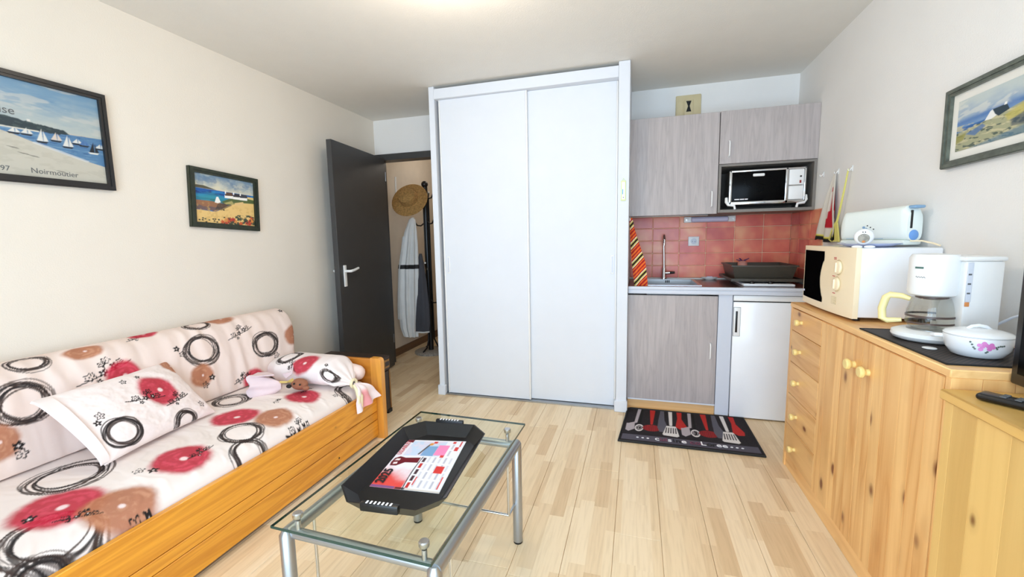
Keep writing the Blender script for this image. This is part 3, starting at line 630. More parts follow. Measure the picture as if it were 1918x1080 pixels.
mb.build('blossom', M['petal'], Cb, smooth=False, fix=False)
mb = MB()
for (da, zz) in ((-.35,.985),(-.30,.978),(-.26,.970),(-.22,.966),(.1,.957),(.14,.96),(.36,.974),(.42,.976),(.48,.978),(.54,.978),(.6,.979),(.40,.970)): decal_disc(mb, a0+da, zz, .0026)
mb.build('twig', M['twig'], Cb, smooth=False, fix=False)
# coffee maker
Cm = thing('coffee_maker', 'white filter coffee maker with glass carafe on the placemat', 'coffee maker', (1.0, 1.755, .934))
c2 = (.958, 1.762, 0)
MB().lathe([(.078,.9345),(.092,.940),(.098,.950),(.096,.962),(.078,.970),(.001,.970)], c2, 40).build('base', M['white_pl'], Cm)
MB().rbox(.95, 1.105, 1.690, 1.845, .936, .968, .012).build('base_rear', M['white_pl'], Cm)
MB().lathe([(.058,.9705),(.058,.9725),(.001,.9727)], c2, 32).build('hot_plate', M['steel'], Cm)
MB().rbox(1.000, 1.098, 1.690, 1.842, .966, 1.205, .008).build('water_tank', M['white_pl'], Cm)
MB().rbox(.992, 1.101, 1.686, 1.846, 1.204, 1.219, .006).build('tank_lid', M['white_pl'], Cm)
MB().rbox(1.004, 1.018, 1.6872, 1.6905, 1.075, 1.20, .001, 1).build('level_window', M['panel_grey'], Cm)
MB().rbox(1.003, 1.015, 1.6862, 1.6885, 1.060, 1.074, .001, 1).build('level_print', M['orange'], Cm)
for i in range(3): MB().box(1.006, 1.014, 1.6862, 1.6885, 1.10+i*.03, 1.105+i*.03).build('level_mark', M['text_grey'], Cm, smooth=False)
fb = MB().lathe([(.050,1.085),(.060,1.090),(.064,1.10),(.064,1.212),(.058,1.224),(.001,1.228)], c2, 40).build('filter_holder', M['white_pl'], Cm)
MB().lathe([(.040,1.0855),(.042,1.078),(.030,1.074),(.001,1.074)], c2, 28).build('carafe_lid', M['dark_warm'], Cm)
ca = MB().lathe([(.045,.973),(.058,.982),(.063,1.0),(.062,1.035),(.054,1.064),(.048,1.078),(.0465,1.078),(.0525,1.064),(.0605,1.035),(.0615,1.0),(.0565,.983),(.044,.975),(.001,.975)], c2, 36).build('carafe', M['carafe'], Cm)
MB().lathe([(.0628,1.014),(.0638,1.014),(.0638,1.021),(.0628,1.021),(.0628,1.014)], c2, 36, caps=False).build('carafe_band', M['dark_warm'], ca); MB().lathe([(.0612,.992),(.0632,.992),(.0634,.998),(.0624,.998),(.0612,.992)], c2, 36, caps=False).build('carafe_band', M['dark_warm'], ca)
hd = MB(); ha = R(150); hx, hy = math.cos(ha), math.sin(ha)
prof = [(.052,1.070),(.075,1.078),(.105,1.080),(.116,1.070),(.125,1.03),(.122,.995),(.108,.988),(.070,.994)]
hd.tube([(c2[0]+r_*hx, c2[1]+r_*hy, z_) for r_, z_ in prof], [.008,.010,.011,.012,.012,.012,.010,.007], 10); hd.build('carafe_handle', M['yellowed'], ca)
pa = R(-135)
pM = frameM((c2[0]+.0646*math.cos(R(-152)), c2[1]+.0646*math.sin(R(-152)), 1.178), (-math.sin(R(-152)), math.cos(R(-152)), 0), (0,0,1))
mb = MB(); mb.rbox(-.012, .012, 0, .006, -.0008, .0008, .0004, 1); mb.xf(pM).build('badge', M['text_green'], fb)
pM2 = frameM((c2[0]+.0646*math.cos(R(-160)), c2[1]+.0646*math.sin(R(-160)), 1.150), (-math.sin(R(-152)), math.cos(R(-152)), 0), (0,0,1))
mb = MB(); mb.tube([(.002*i, .0022*math.sin(i*1.7), 0) for i in range(15)], .0007, 5); mb.xf(pM2).build('script_print', M['text_grey'], fb)
MB().tube([(1.096,1.72,.99),(1.13,1.69,1.03),(1.15,1.66,1.05),(1.152,1.645,1.02),(1.15,1.65,.97),(1.14,1.68,.94),(1.13,1.72,.94)], .004, 8).build('power_cord', M['panel_grey'], Cm)
# microwave
Mw = thing('microwave_oven', 'cream fronted microwave oven on the sideboard', 'microwave', (1.01, 2.36, .930))
MB().rbox(.885, 1.157, 2.083, 2.625, .947, 1.236, .006).build('body', M['white_gloss'], Mw)
for (a_, b2_) in ((.90,2.12),(.90,2.59),(1.13,2.12),(1.13,2.59)): MB().lathe([(.013,.930),(.015,.948)], (a_,b2_,0), 12).build('foot', M['black'], Mw)
def mwx(y):
    tt = (y-2.354)/.275; return .862 - .022*(1-tt*tt)*.55 + .004*abs(tt)**6
ysq = [2.077+i*(2.632-2.077)/24 for i in range(25)]
poly = [(mwx(y), y) for y in ysq] + [(.886, 2.632), (.886, 2.077)]
MB().prism(poly, .943, 1.238, 'xy').build('front', M['cream'], Mw)
zs_ = np.linspace(.975, 1.216, 24); G = np.zeros((24, 14, 3))
for i, z in enumerate(zs_):
    tt = (z-.975)/(1.216-.975); yr = 2.345+.030*math.sin(math.pi*min(1, max(0, (tt-.10)/.72)))**1.0 if .1 < tt < .82 else 2.338
    for j in range(14):
        y = yr+(2.612-yr)*j/13; G[i,j] = (mwx(y)-.0012, y, z)
dr = MB().grid(G).build('door_window', M['black_window'], Mw)
MB().box(mwx(2.595)-.0022, mwx(2.595)-.0014, 2.585, 2.606, 1.0, 1.010).build('sticker', M['lavender'], dr, smooth=False)
for (ky, kz) in ((2.195, 1.150), (2.203, 1.076)):
    kd = MB().lathe([(.030,0),(.029,.008),(.024,.010),(.001,.010)], (mwx(ky), ky, kz), 28, Matrix.Rotation(R(-90), 3, 'Y')).build('dial', M['cream'], Mw)
    MB().tube([(mwx(ky)-.001, ky+.033*math.cos(a*.2618), kz+.033*math.sin(a*.2618)) for a in range(24)], .0012, 5, closed=True).build('dial_ring', M['beige'], kd)
    MB().rbox(mwx(ky)-.016, mwx(ky)-.008, ky-.004, ky+.004, kz-.022, kz+.022, .003).build('dial_grip', M['cream'], kd)
for (ty_, tz_, n_) in ((2.23,1.190,2),(2.235,1.108,1),(2.225,1.032,1)):
    for i in range(n_): MB().box(mwx(ty_)-.0012, mwx(ty_)-.0002, ty_-.012, ty_+.012, tz_-i*.006, tz_-i*.006+.003).build('print_line', M['text_red'], Mw, smooth=False)
for i in range(6):
    for j in range(4): MB().box(mwx(2.22)-.0012, mwx(2.22)-.0002, 2.198+j*.013, 2.207+j*.013, .985+i*.006, .9875+i*.006).build('print_line', M['beige'], Mw, smooth=False)
# things on the microwave
Pl = MB().lathe([(.07,1.2368),(.10,1.240),(.135,1.252),(.137,1.254),(.132,1.254),(.10,1.244),(.001,1.241)], (1.012,2.315,0), 40, Matrix.Rotation(R(-20), 3, 'Z'), .86, 1.55).build('platter', M['lavender'])
tag(Pl, 'pale lavender oval platter under the toaster on the microwave', 'platter')
To = thing('toaster', 'long pale mint toaster with blue lever on the microwave', 'toaster', (1.04, 2.33, 1.243))
tM = frameM((1.055, 2.345, 1.2445), (.11, -.30, 0), (.30, .11, 0))
hl, ht = .165, .045
MB().rbox(-hl+.004, hl-.004, -ht+.004, ht-.004, 0, .022, .008).xf(tM).build('base', M['toaster'], To)
mb = MB(); secs = []
nx, na = 20, 20; A3 = np.zeros((nx, na, 3))
for i in range(nx):
    tt = i/(nx-1); x = -hl+2*hl*tt; top = .153+.014*tt; en = min(1, min(tt, 1-tt)*14+.80)
    for j in range(na):
        a = 2*math.pi*j/na; c, s_ = math.cos(a), math.sin(a)
        yy_ = math.copysign(abs(c)**.5, c)*ht*en; zz_ = .020+(top-.020)*(.5+.5*math.copysign(abs(s_)**.45, s_))*(en if s_ > 0 else 1)
        A3[i,j] = (x, yy_*(1-.12*(zz_/.16)), zz_)
mb = MB(); fcs = []
vs = A3.reshape(-1,3).tolist()
for i in range(nx-1):
    for j in range(na): fcs.append((i*na+j, i*na+(j+1)%na, (i+1)*na+(j+1)%na, (i+1)*na+j))
fcs += [tuple(range(na)), tuple(range((nx-1)*na, nx*na))]
mb.add(vs, fcs); mb.xf(tM).build('shell', M['toaster'], To)
fy = -ht-.0005
for i in range(3):
    MB().lathe([(.0062,0),(.0055,.003),(.001,.0032)], (0,0,0), 14, Matrix.Rotation(R(90), 3, 'X')).xf(tM @ Matrix.Translation((-.03+i*.013, fy+.003, .078-i*.007))).build('button', M['blue_dim'], To)
    MB().lathe([(.0028,0),(.0024,.002),(.001,.0022)], (0,0,0), 10, Matrix.Rotation(R(90), 3, 'X')).xf(tM @ Matrix.Translation((-.012+i*.016, fy+.003, .086-i*.008))).build('pilot_light', M['black'], To)
MB().box(-.12, .07, fy+.0005, fy+.0015, .026, .028).xf(tM).build('trim_line', M['blue_dim'], To, smooth=False)
MB().rbox(hl-.003, hl+.002, -.022, -.012, .070, .145, .002).xf(tM).build('lever_slot', M['black'], To)
MB().rbox(hl-.012, hl+.020, -.026, .022, .152, .165, .006, 3).xf(tM).build('lever', M['blue_dim'], To)
MB().lathe([(.018,0),(.017,.006),(.010,.010),(.001,.011)], (0,0,0), 24, Matrix.Rotation(R(90), 3, 'Y'), 1.25, 1.2).xf(tM @ Matrix.Translation((hl-.004, -.003, .042))).build('dial', M['blue_pl'], To)
MB().tube([(1.10,2.19,1.262),(1.125,2.16,1.262),(1.145,2.125,1.252),(1.1535,2.10,1.243)], .0035, 8).build('power_cord', M['cream'], To)
Bd = thing('bird_figurine', 'round white bird figurine in front of the toaster', 'figurine', (.912, 2.135, 1.236))
MB().sphere((.912,2.135,1.283), .034, 1, 1, .98, 16).build('body', M['white_gloss'], Bd)
dirc = Vector((-.9120, -2.135, .02)).normalized(); bM = frameM(Vector((.912,2.135,1.283)), dirc.cross(Vector((0,0,1))), (0,0,1))
bl = -1 if (bM @ Vector((0,0,1)) - bM.translation).dot(dirc) < 0 else 1
MB().lathe([(.0195,0),(.018,.004),(.001,.006)], (0,0,0), 24).xf(bM @ Matrix.Translation((0,-.006,bl*.0285)) @ Matrix.Diagonal((1,1,bl,1))).build('belly_dial', M['dial'], Bd)
for dx in (-.004, .004): MB().sphere((0,0,0), .0022, n=6).xf(bM @ Matrix.Translation((dx,.019,bl*.029))).build('eye', M['black'], Bd)
MB().sphere((0,0,0), .006, 1, .8, 1, n=8).xf(bM @ Matrix.Translation((0,-.020,bl*.031))).build('beak', M['orange'], Bd)
for dx in (-.020, .020): MB().sphere((0,0,0), .016, 1.2, .38, .9, n=8).xf(bM @ Matrix.Translation((dx,-.0415,bl*.018))).build('foot', M['white_gloss'], Bd)
# hooks, towel and strap on the right wall
for i, (hy_, hz_, lb) in enumerate(((3.30,1.68,'small white wall hook nearest the oven, nothing on it'), (3.083,1.668,'small white wall hook holding the pale towel'), (2.908,1.660,'small white wall hook holding the yellow strap'))):
    h = thing('wall_hook', lb, 'hook', (XR-.01, hy_, hz_-.02), 'white hooks on the right wall')
    MB().rbox(XR-.005, XR-.0003, hy_-.008, hy_+.008, hz_-.015, hz_+.018, .002, 1).build('plate', M['white_pl'], h)
    MB().tube([(XR-.004,hy_,hz_+.006),(XR-.012,hy_,hz_-.008),(XR-.02,hy_,hz_-.010),(XR-.022,hy_,hz_)], .003, 8).build('peg', M['white_pl'], h)
nu, nv = 26, 46; P = np.zeros((nu, nv, 3)); Cc = np.zeros((nu, nv, 3))
for i in range(nu):
    for j in range(nv):
        uu = i/(nu-1); tt = j/(nv-1); wd = .012+.30*min(1, tt*1.15)**1.15
        y = 3.085+.07*tt + (uu-.5)*wd; z = 1.665-.41*tt-.01*math.sin(uu*6)
        x = XR-.018-.012*math.sin(uu*16+tt*2)*min(1,tt*2)-.016*tt
        P[i,j] = (x, y, z)
        c = linA((214,206,194)); q = uu+.12*math.sin(tt*4)
        if .22 < q < .46 and tt > .18 and tt < .80: c = linA((176,26,40))
        if tt > .95: c = linA((24,24,24))
        elif tt > .93: c = linA((226,214,90))
        Cc[i,j] = c
P2 = P.copy(); P2[:,:,0] += .004
t_ = thing('kitchen_towel', 'pale grey towel with a red stripe hanging on a wall hook', 'towel', (XR-.03, 3.12, 1.25))
MB().grid(np.concatenate([P, P2[::-1]], 0), True).build('cloth', M['cloth'], t_, col=np.concatenate([Cc, Cc[::-1]], 0).reshape(-1,3))
t_ = thing('yellow_strap', 'yellow strap hanging from a wall hook beside the pale towel', 'strap', (XR-.03, 2.93, 1.25))
MB().tube([(XR-.02,2.908,1.66),(XR-.024,2.93,1.55),(XR-.028,2.965,1.42),(XR-.03,2.985,1.36)], [.004,.005,.006,.006], 6).build('band', M['yellow'], t_)
MB().prism([(2.985,1.37),(2.965,1.36),(2.925,1.25),(2.985,1.25),(3.0,1.36)], XR-.036, XR-.030, 'yz').build('tab', M['yellow'], t_, smooth=False)
MB().tube([(XR-.034,2.99,1.36),(XR-.036,3.03,1.31),(XR-.036,3.055,1.262),(XR-.034,3.03,1.252),(XR-.034,2.985,1.255)], .0045, 6).build('loop', M['yellow'], t_)
MB().prism([(2.99,1.345),(2.99,1.26),(3.045,1.262),(3.02,1.31)], XR-.033, XR-.029, 'yz').build('pouch', M['black_matt'], t_, smooth=False)

# ------------------------------------------------------------------ coffee table
ang = R(-1.6); ctr = Vector((-.729, 1.31, 0))
tM = Matrix.Translation(ctr) @ Matrix.Rotation(ang, 4, 'Z')
Ct = thing('coffee_table', 'glass topped coffee table on silver tube frame', 'table', tuple(ctr))
gx, gy = .2585, .425; zg = .488
MB().box(-gx+.001, gx-.001, -gy+.001, gy-.001, zg, zg+.008).xf(tM).build('glass_top', M['glass'], Ct, smooth=False)
e_ = MB().box(-gx, -gx+.001, -gy, gy, zg, zg+.008).box(gx-.001, gx, -gy, gy, zg, zg+.008).box(-gx, gx, -gy, -gy+.001, zg, zg+.008).box(-gx, gx, gy-.001, gy, zg, zg+.008)
e_.xf(tM).build('glass_edge', M['glass_edge'], Ct, smooth=False)
lx, ly0, ly1, tr = .245, -.385, .335, .0205
for s in (-1, 1):
    zt = .445
    MB().tube([(s*lx, ly0-.001, zt), (s*lx, ly1+.001, zt)], tr, 18).xf(tM).build('side_rail', M['metal'], Ct)
    for yy_ in (ly0, ly1):
        MB().tube([(s*lx, yy_, .008), (s*lx, yy_, zt+.001), (s*lx, yy_, zt+.014)], [tr, tr, tr*.55], 18).xf(tM).build('leg', M['metal'], Ct)
        MB().tube([(s*lx, yy_, 0), (s*lx, yy_, .0085)], tr*.96, 16).xf(tM).build('foot', M['black'], Ct)
for yy_ in (ly0+.012, ly1-.012):
    MB().tube([(-lx, yy_, zt), (lx, yy_, zt)], .016, 16).xf(tM).build('cross_tube', M['metal'], Ct)
    for s in (-1, 1):
        MB().tube([(s*(lx-.035), yy_, zt+.010), (s*(lx-.035), yy_, zg+.0)], .0075, 12).xf(tM).build('spacer', M['steel'], Ct)
        MB().lathe([(.013,zg+.0085),(.0145,zg+.012),(.0145,zg+.022),(.012,zg+.025),(.001,zg+.0252)], (s*(lx-.035), yy_, 0), 18).xf(tM).build('bolt_cap', M['steel'], Ct)
for sgn, yy_ in ((1, ly0), (-1, ly1)):
    for s in (-1, 1):
        MB().tube([(s*(lx-.006), yy_+sgn*.10, zt-.005), (s*(lx-.006), yy_+sgn*.10, .185), (s*(lx-.006), yy_, .185)], .0055, 10).xf(tM).build('wire', M['chrome'], Ct)
    MB().tube([(-lx+.006, yy_+sgn*.10, .187), (lx-.006, yy_+sgn*.10, .187)], .0055, 10).xf(tM).build('wire', M['chrome'], Ct)
# tray
trM = Matrix.Translation((-.722, 1.278, zg+.0085)) @ Matrix.Rotation(R(4.3), 4, 'Z')
Ty = thing('serving_tray', 'black octagonal serving tray on the glass table', 'tray', (-.722, 1.278, zg+.0085))
def octo(hx, hy, c): return [(-hx+c,-hy),(hx-c,-hy),(hx,-hy+c*1.1),(hx,hy-c*1.1),(hx-c,hy),(-hx+c,hy),(-hx,hy-c*1.1),(-hx,-hy+c*1.1)]
o0 = octo(.140,.250,.055); o1 = octo(.176,.285,.066); i1 = octo(.172,.281,.065); i0 = octo(.136,.246,.054)
vs = [(a,b,0) for a,b in o0]+[(a,b,.045) for a,b in o1]+[(a,b,.045) for a,b in i1]+[(a,b,.004) for a,b in i0]
fs = [tuple(range(8))[::-1], tuple(range(24,32))]
for L0 in (0,8,16):
    for k in range(8): fs.append((L0+k, L0+(k+1)%8, L0+8+(k+1)%8, L0+8+k))
MB().add(vs, fs).xf(trM).build('tray_body', M['black'], Ty, smooth=False)
for s in (-1, 1):
    hb = MB().rbox(-.060, .060, min(s*.280, s*.298), max(s*.280, s*.298), .030, .056, .004).xf(trM).build('handle', M['black'], Ty)
    for q in range(7): MB().rbox(-.042+q*.0125, -.036+q*.0125, min(s*.283, s*.2955), max(s*.283, s*.2955), .0555, .0572, .0006, 1).xf(trM).build('handle_slot', M['text_white'], hb)  # white bars paint in the highlights showing through the slots

# ------------------------------------------------------------------ prints (flat patterns worked out per vertex)
def hashn(i, j, s):
    v = np.sin(i*127.1+j*311.7+s*74.7)*43758.5453; return v-np.floor(v)
def vnoise(x, y, s=0):
    i = np.floor(x); j = np.floor(y); fx = x-i; fy = y-j; fx = fx*fx*(3-2*fx); fy = fy*fy*(3-2*fy)
    return (hashn(i,j,s)*(1-fx)+hashn(i+1,j,s)*fx)*(1-fy)+(hashn(i,j+1,s)*(1-fx)+hashn(i+1,j+1,s)*fx)*fy
def fbm(x, y, s=0, o=4):
    r = 0; a = .5
    for k in range(o): r = r+a*vnoise(x*2**k, y*2**k, s+k); a *= .5
    return r
def sst(a, b, x):
    t = np.clip((x-a)/(b-a), 0, 1); return t*t*(3-2*t)
def over(C, al, c): C[:] = C*(1-al[..., None])+np.asarray(c)*al[..., None]
def seg_d(X, Y, a, b):
    dx, dy = b[0]-a[0], b[1]-a[1]; L = dx*dx+dy*dy+1e-12
    t = np.clip(((X-a[0])*dx+(Y-a[1])*dy)/L, 0, 1); return np.hypot(X-a[0]-t*dx, Y-a[1]-t*dy)
def poly_m(X, Y, pts, aa):
    ins = np.zeros(X.shape, bool); d = np.full(X.shape, 1e9); n = len(pts)
    for i in range(n):
        a, b = pts[i], pts[(i+1) % n]; d = np.minimum(d, seg_d(X, Y, a, b))
        c = ((a[1] > Y) != (b[1] > Y)); ins ^= c & (X < (b[0]-a[0])*(Y-a[1])/((b[1]-a[1]) if b[1] != a[1] else 1e-9)+a[0])
    return np.clip(.5+np.where(ins, d, -d)/aa, 0, 1)
BLK = linA((34,28,28))
def m_ring(X, Y, rad, seed, C, asp=1.0):
    r_ = random.Random(seed)
    for k in range(10):
        cx, cy = r_.uniform(-.08,.08)*rad, r_.uniform(-.08,.08)*rad; rk = rad*r_.uniform(.70,1.0); ph, p2 = r_.uniform(0,6.3), r_.uniform(0,6.3); ea = r_.uniform(.9,1.08)
        th = np.arctan2((Y-cy)/asp, X-cx); rr = np.hypot(X-cx, (Y-cy)/asp)*np.where(True, 1, 1)
        R_ = rk*(1+.05*np.sin(2*th+ph)+.035*np.sin(3*th+p2))*ea
        w_ = rad*r_.uniform(.004,.018)*(.7+.5*np.sin(th+ph))+.0008
        over(C, (1-sst(w_, w_+.0028, np.abs(rr-R_)))*r_.uniform(.7,1), BLK if k % 3 else linA((70,54,48)))
def m_blob(X, Y, rad, seed, C, c1, c2, asp=1.0, hole=.13):
    th = np.arctan2(Y/asp, X); rr = np.hypot(X, Y/asp)/rad; rr = rr*(1+.05*np.sin(2*th+seed)+.03*np.sin(5*th+seed*2))
    sw = .5+.5*np.sin(rr*22+9*fbm(X*26, Y*26, seed)+th*1.0); sw = sw*sst(.35,.6,fbm(X*45+7, Y*45, seed+5))
    al = (1-sst(.78, 1.12, rr+.10*(fbm(X*60,Y*60,seed+2)-.5)))*.95; col = np.asarray(c1)*(1-sw[..., None]*.6)+np.asarray(c2)*sw[..., None]*.6
    C[:] = C*(1-al[..., None])+col*al[..., None]
    if hole: over(C, (1-sst(hole*.6, hole*1.3, np.hypot(X-.1*rad, Y/asp)/rad))*.9, linA((246,226,224)))
def m_flower(X, Y, rad, C, kind=0):
    th = np.arctan2(Y, X); rr = np.hypot(X, Y); R_ = rad*(.76+.24*np.cos(5*th))
    if kind == 0: over(C, 1-sst(R_-.001, R_+.0015, rr), BLK); over(C, 1-sst(.15*rad, .3*rad, rr), linA((240,226,220)))
    else:
        over(C, 1-sst(.0016, .0034, np.abs(rr-R_)), BLK); over(C, 1-sst(.1*rad, .32*rad, rr), BLK)
def m_line(X, Y, pts, w_, C, c=BLK):
    for a, b in zip(pts[:-1], pts[1:]): over(C, 1-sst(w_, w_+.002, seg_d(X, Y, a, b)), c)
def m_sprig(X, Y, size, seed, C):
    s = size; m_line(X, Y, [(-s,-.25*s),(-.3*s,-.1*s),(.1*s,.0),(.6*s,.12*s),(s,.3*s)], .0012, C); m_line(X, Y, [(.1*s,0),(.0,.3*s),(.15*s,.5*s)], .001, C); m_line(X, Y, [(-.3*s,-.1*s),(-.4*s,.15*s)], .001, C)
    for (a, b, r_, k) in ((-.55,-.02,.17,1),(-.05,.02,.17,0),(.35,.22,.17,0),(.15,.52,.15,1),(.62,.35,.13,1),(-.25,-.28,.13,0),(-.02,.38,.12,1)): m_flower(X-a*s, Y-b*s, r_*s, C, k)
RED1, RED2 = linA((186,22,52)), linA((226,70,98)); BR1, BR2 = linA((176,112,80)), linA((206,150,116))
def paint_cloth(U, V, motifs, base, cu=1.0):
    C = np.empty(U.shape+(3,)); C[:] = linA(base)
    for i, mo in enumerate(motifs):
        k, u, v, s = mo[:4]; asp = mo[4] if len(mo) > 4 else 1.0; rot = mo[5] if len(mo) > 5 else 0.0
        msk = (np.abs(U-u) < s*1.5) & (np.abs(V-v) < s*1.5*max(1, asp))
        if not msk.any(): continue
        X, Y = U[msk]-u, V[msk]-v
        if rot: X, Y = X*math.cos(rot)+Y*math.sin(rot), -X*math.sin(rot)+Y*math.cos(rot)
        c = C[msk]
        if k == 'R': m_ring(X, Y, s, i*7+3, c, asp)
        elif k == 'r': m_blob(X, Y, s, i*3+1, c, RED1, RED2, asp)
        elif k == 'b': m_blob(X, Y, s, i*3+2, c, BR1, BR2, asp, .10)
        elif k == 's': m_sprig(X, Y, s, i, c)
        elif k == 'f': m_flower(X, Y, s, c, i % 2)
        C[msk] = c
    return C

# ------------------------------------------------------------------ sofa bed
So = thing('sofa_bed', 'honey pine sofa bed with rose and ring print cover', 'sofa', (-2.09, 1.36, 0))
for (z0_, z1_) in ((.022,.133),(.136,.188),(.191,.337)):
    MB().rbox(-1.657, -1.632, .36, 2.342, z0_, z1_, .0025, 1).build('front_board', M['sofa_wood'], So)
MB().tube([(-1.634,1.95,.065),(-1.630,1.95,.065)], .005, 8).build('peg_hole', M['black'], So)
for (ya, yb2) in ((2.345, 2.385), (.30, .34)):
    mb = MB(); n = 10; pr = [(-1.668,0),(-1.590,0),(-1.590,.520)] + [(-1.590-.025+.025*math.cos(a), .520+.025*math.sin(a)) for a in [R(15*i) for i in range(1,7)]] + [(-1.668,.545)]
    mb.prism(pr, ya, yb2, 'xz').build('post', M['sofa_wood_z'], So, smooth=False)
    MB().rbox(-2.50, -1.668, ya+.006, yb2-.006, .06, .535, .003, 1).build('arm_board', M['sofa_wood_x'], So)
    MB().rbox(-2.54, -2.50, ya, yb2, 0, .55, .003, 1).build('rear_post', M['sofa_wood_z'], So)
MB().box(-2.54, -1.70, .345, 2.34, .10, .22).build('bed_base', M['sofa_wood'], So, smooth=False)
# seat
seat_m = [('R',-1.752,.781,.115,1.0),('r',-1.886,.871,.125,1.0),('b',-1.736,.955,.105,1.0),('R',-2.089,1.0,.12,1.0),('r',-1.819,1.232,.11,1.0),('R',-1.62,.70,.10),('R',-1.67,1.42,.085),('r',-1.965,1.609,.108),('b',-1.79,1.68,.095),('R',-1.80,1.497,.09),('r',-1.852,1.946,.10),('R',-2.175,1.767,.09),('s',-1.655,1.71,.085,1,1.2),('R',-1.70,2.17,.085),
 ('f',-1.642,.90,.022),('f',-1.655,.955,.022),('f',-1.66,.995,.018),('f',-1.865,1.101,.02),('f',-1.823,1.125,.02),('f',-1.918,1.821,.016),('f',-1.93,1.85,.016),('s',-1.80,1.30,.06,1,1.4),('f',-1.90,.80,.02),('s',-1.78,.86,.06,1,.6),('s',-1.90,2.03,.05,1,1.2),('f',-1.72,2.06,.015),('f',-1.69,2.09,.013)]
ny, nx = 500, 170
yv = np.linspace(.35, 2.338, ny); tv = np.linspace(0, 1, nx)
px = np.interp(tv, [0, .10, .16, .22, .30, .40, .7, 1.0], [-1.659, -1.660, -1.672, -1.70, -1.76, -1.84, -2.10, -2.36])
pz = np.interp(tv, [0, .10, .16, .22, .30, .40, .7, 1.0], [.225, .325, .362, .385, .405, .418, .426, .428])
k_ = np.ones(9)/9; pz = np.convolve(np.pad(pz, 4, 'edge'), k_, 'valid'); px = np.convolve(np.pad(px, 4, 'edge'), k_, 'valid')
Yg, Tg = np.meshgrid(yv, tv, indexing='ij'); Xg = np.broadcast_to(px, Yg.shape).copy(); Zg = np.broadcast_to(pz, Yg.shape).copy()
amp = sst(.1, .3, Tg)
wr_ = fbm(Yg*9+2.5*fbm(Xg*4, Yg*4, 3), Xg*3.2, 5)-.5
wr2 = np.maximum(0, np.sin((Yg*1.0+Xg*.55+.12*fbm(Xg*6, Yg*6, 9))*60))**3*fbm(Yg*5, Xg*5, 12)*sst(-1.80, -1.68, Xg)*(1-sst(-1.68,-1.664,Xg))
Zg += amp*(.020*wr_+.010*wr2)
Zg -= .03*sst(2.30, 2.338, Yg)*amp + .03*(1-sst(.35, .39, Yg))*amp
Cg = paint_cloth(Xg, Yg, seat_m, (240,228,222))
top = np.stack([Xg, Yg, Zg], -1)
# skirt closes the mattress
def closed_sheet(top, zb):
    n, m = top.shape[:2]; b = top.copy(); b[..., 2] = zb
    mb = MB(); mb.grid(top); idx = [(0, j) for j in range(m)] + [(i, m-1) for i in range(1, n)] + [(n-1, j) for j in range(m-2, -1, -1)] + [(i, 0) for i in range(n-2, 0, -1)]
    L0 = len(mb.v); vs = [tuple(b[i, j]) for i, j in idx]; mb.v += vs; K = len(idx)
    for q in range(K):
        a = idx[q][0]*m+idx[q][1]; c = idx[(q+1) % K][0]*m+idx[(q+1) % K][1]; mb.f.append((a, c, L0+(q+1) % K, L0+q))
    mb.f.append(tuple(range(L0, L0+K))); return mb, idx
mb, idx = closed_sheet(top, .2205)
col = np.concatenate([Cg.reshape(-1,3), np.tile(linA((240,228,222)), (len(idx),1))], 0)
mb.build('seat_mattress', M['cloth'], So, col=col)
# back cushion: closed section swept along the wall
sec = [(-2.275,.43),(-2.268,.46),(-2.283,.54),(-2.315,.66),(-2.345,.755),(-2.375,.815),(-2.42,.843),(-2.475,.846),(-2.52,.825),(-2.545,.77),(-2.550,.6),(-2.550,.46),(-2.53,.432),(-2.40,.43)]
def resample(pts, n, closed=True):
    P_ = np.array(pts+[pts[0]] if closed else pts); 
    for _ in range(2):
        Q_ = []
        for a, b in zip(P_[:-1], P_[1:]): Q_ += [a*.75+b*.25, a*.25+b*.75]
        P_ = np.array(Q_+[Q_[0]]) if closed else np.array(Q_)
    d_ = np.r_[0, np.cumsum(np.hypot(*np.diff(P_, axis=0).T))]; t_ = np.linspace(0, d_[-1], n, endpoint=not closed)
    return np.stack([np.interp(t_, d_, P_[:,0]), np.interp(t_, d_, P_[:,1])], 1), t_
nS, nY = 280, 470
S2, arc = resample(sec, nS); yv = np.linspace(.36, 2.375, nY)
cen = S2.mean(0); endf = np.minimum(1, np.minimum((yv-.36), (2.375-yv))/.035); endf = np.sqrt(np.clip(1-(1-endf)**2, 0, 1))*.22+.78
endf[0] = endf[-1] = .02; endf[1] = endf[-2] = .5
Bx = cen[0]+(S2[:,0][:,None]-cen[0])*endf[None,:]; Bz = cen[1]+(S2[:,1][:,None]-cen[1])*endf[None,:]
Yg = np.broadcast_to(yv, Bx.shape).copy(); Ag = np.broadcast_to(arc[:,None], Bx.shape)
front = (sst(-2.54,-2.45,Bx))
dn = (fbm(Yg*6, Ag*2.0, 21)-.5)*.030*front + .006*np.sin(Yg*70+6*fbm(Yg*5,Ag*5,4))*fbm(Yg*4,Ag*3,8)*front
Bx = Bx+dn*.9; Bz = Bz+dn*.3
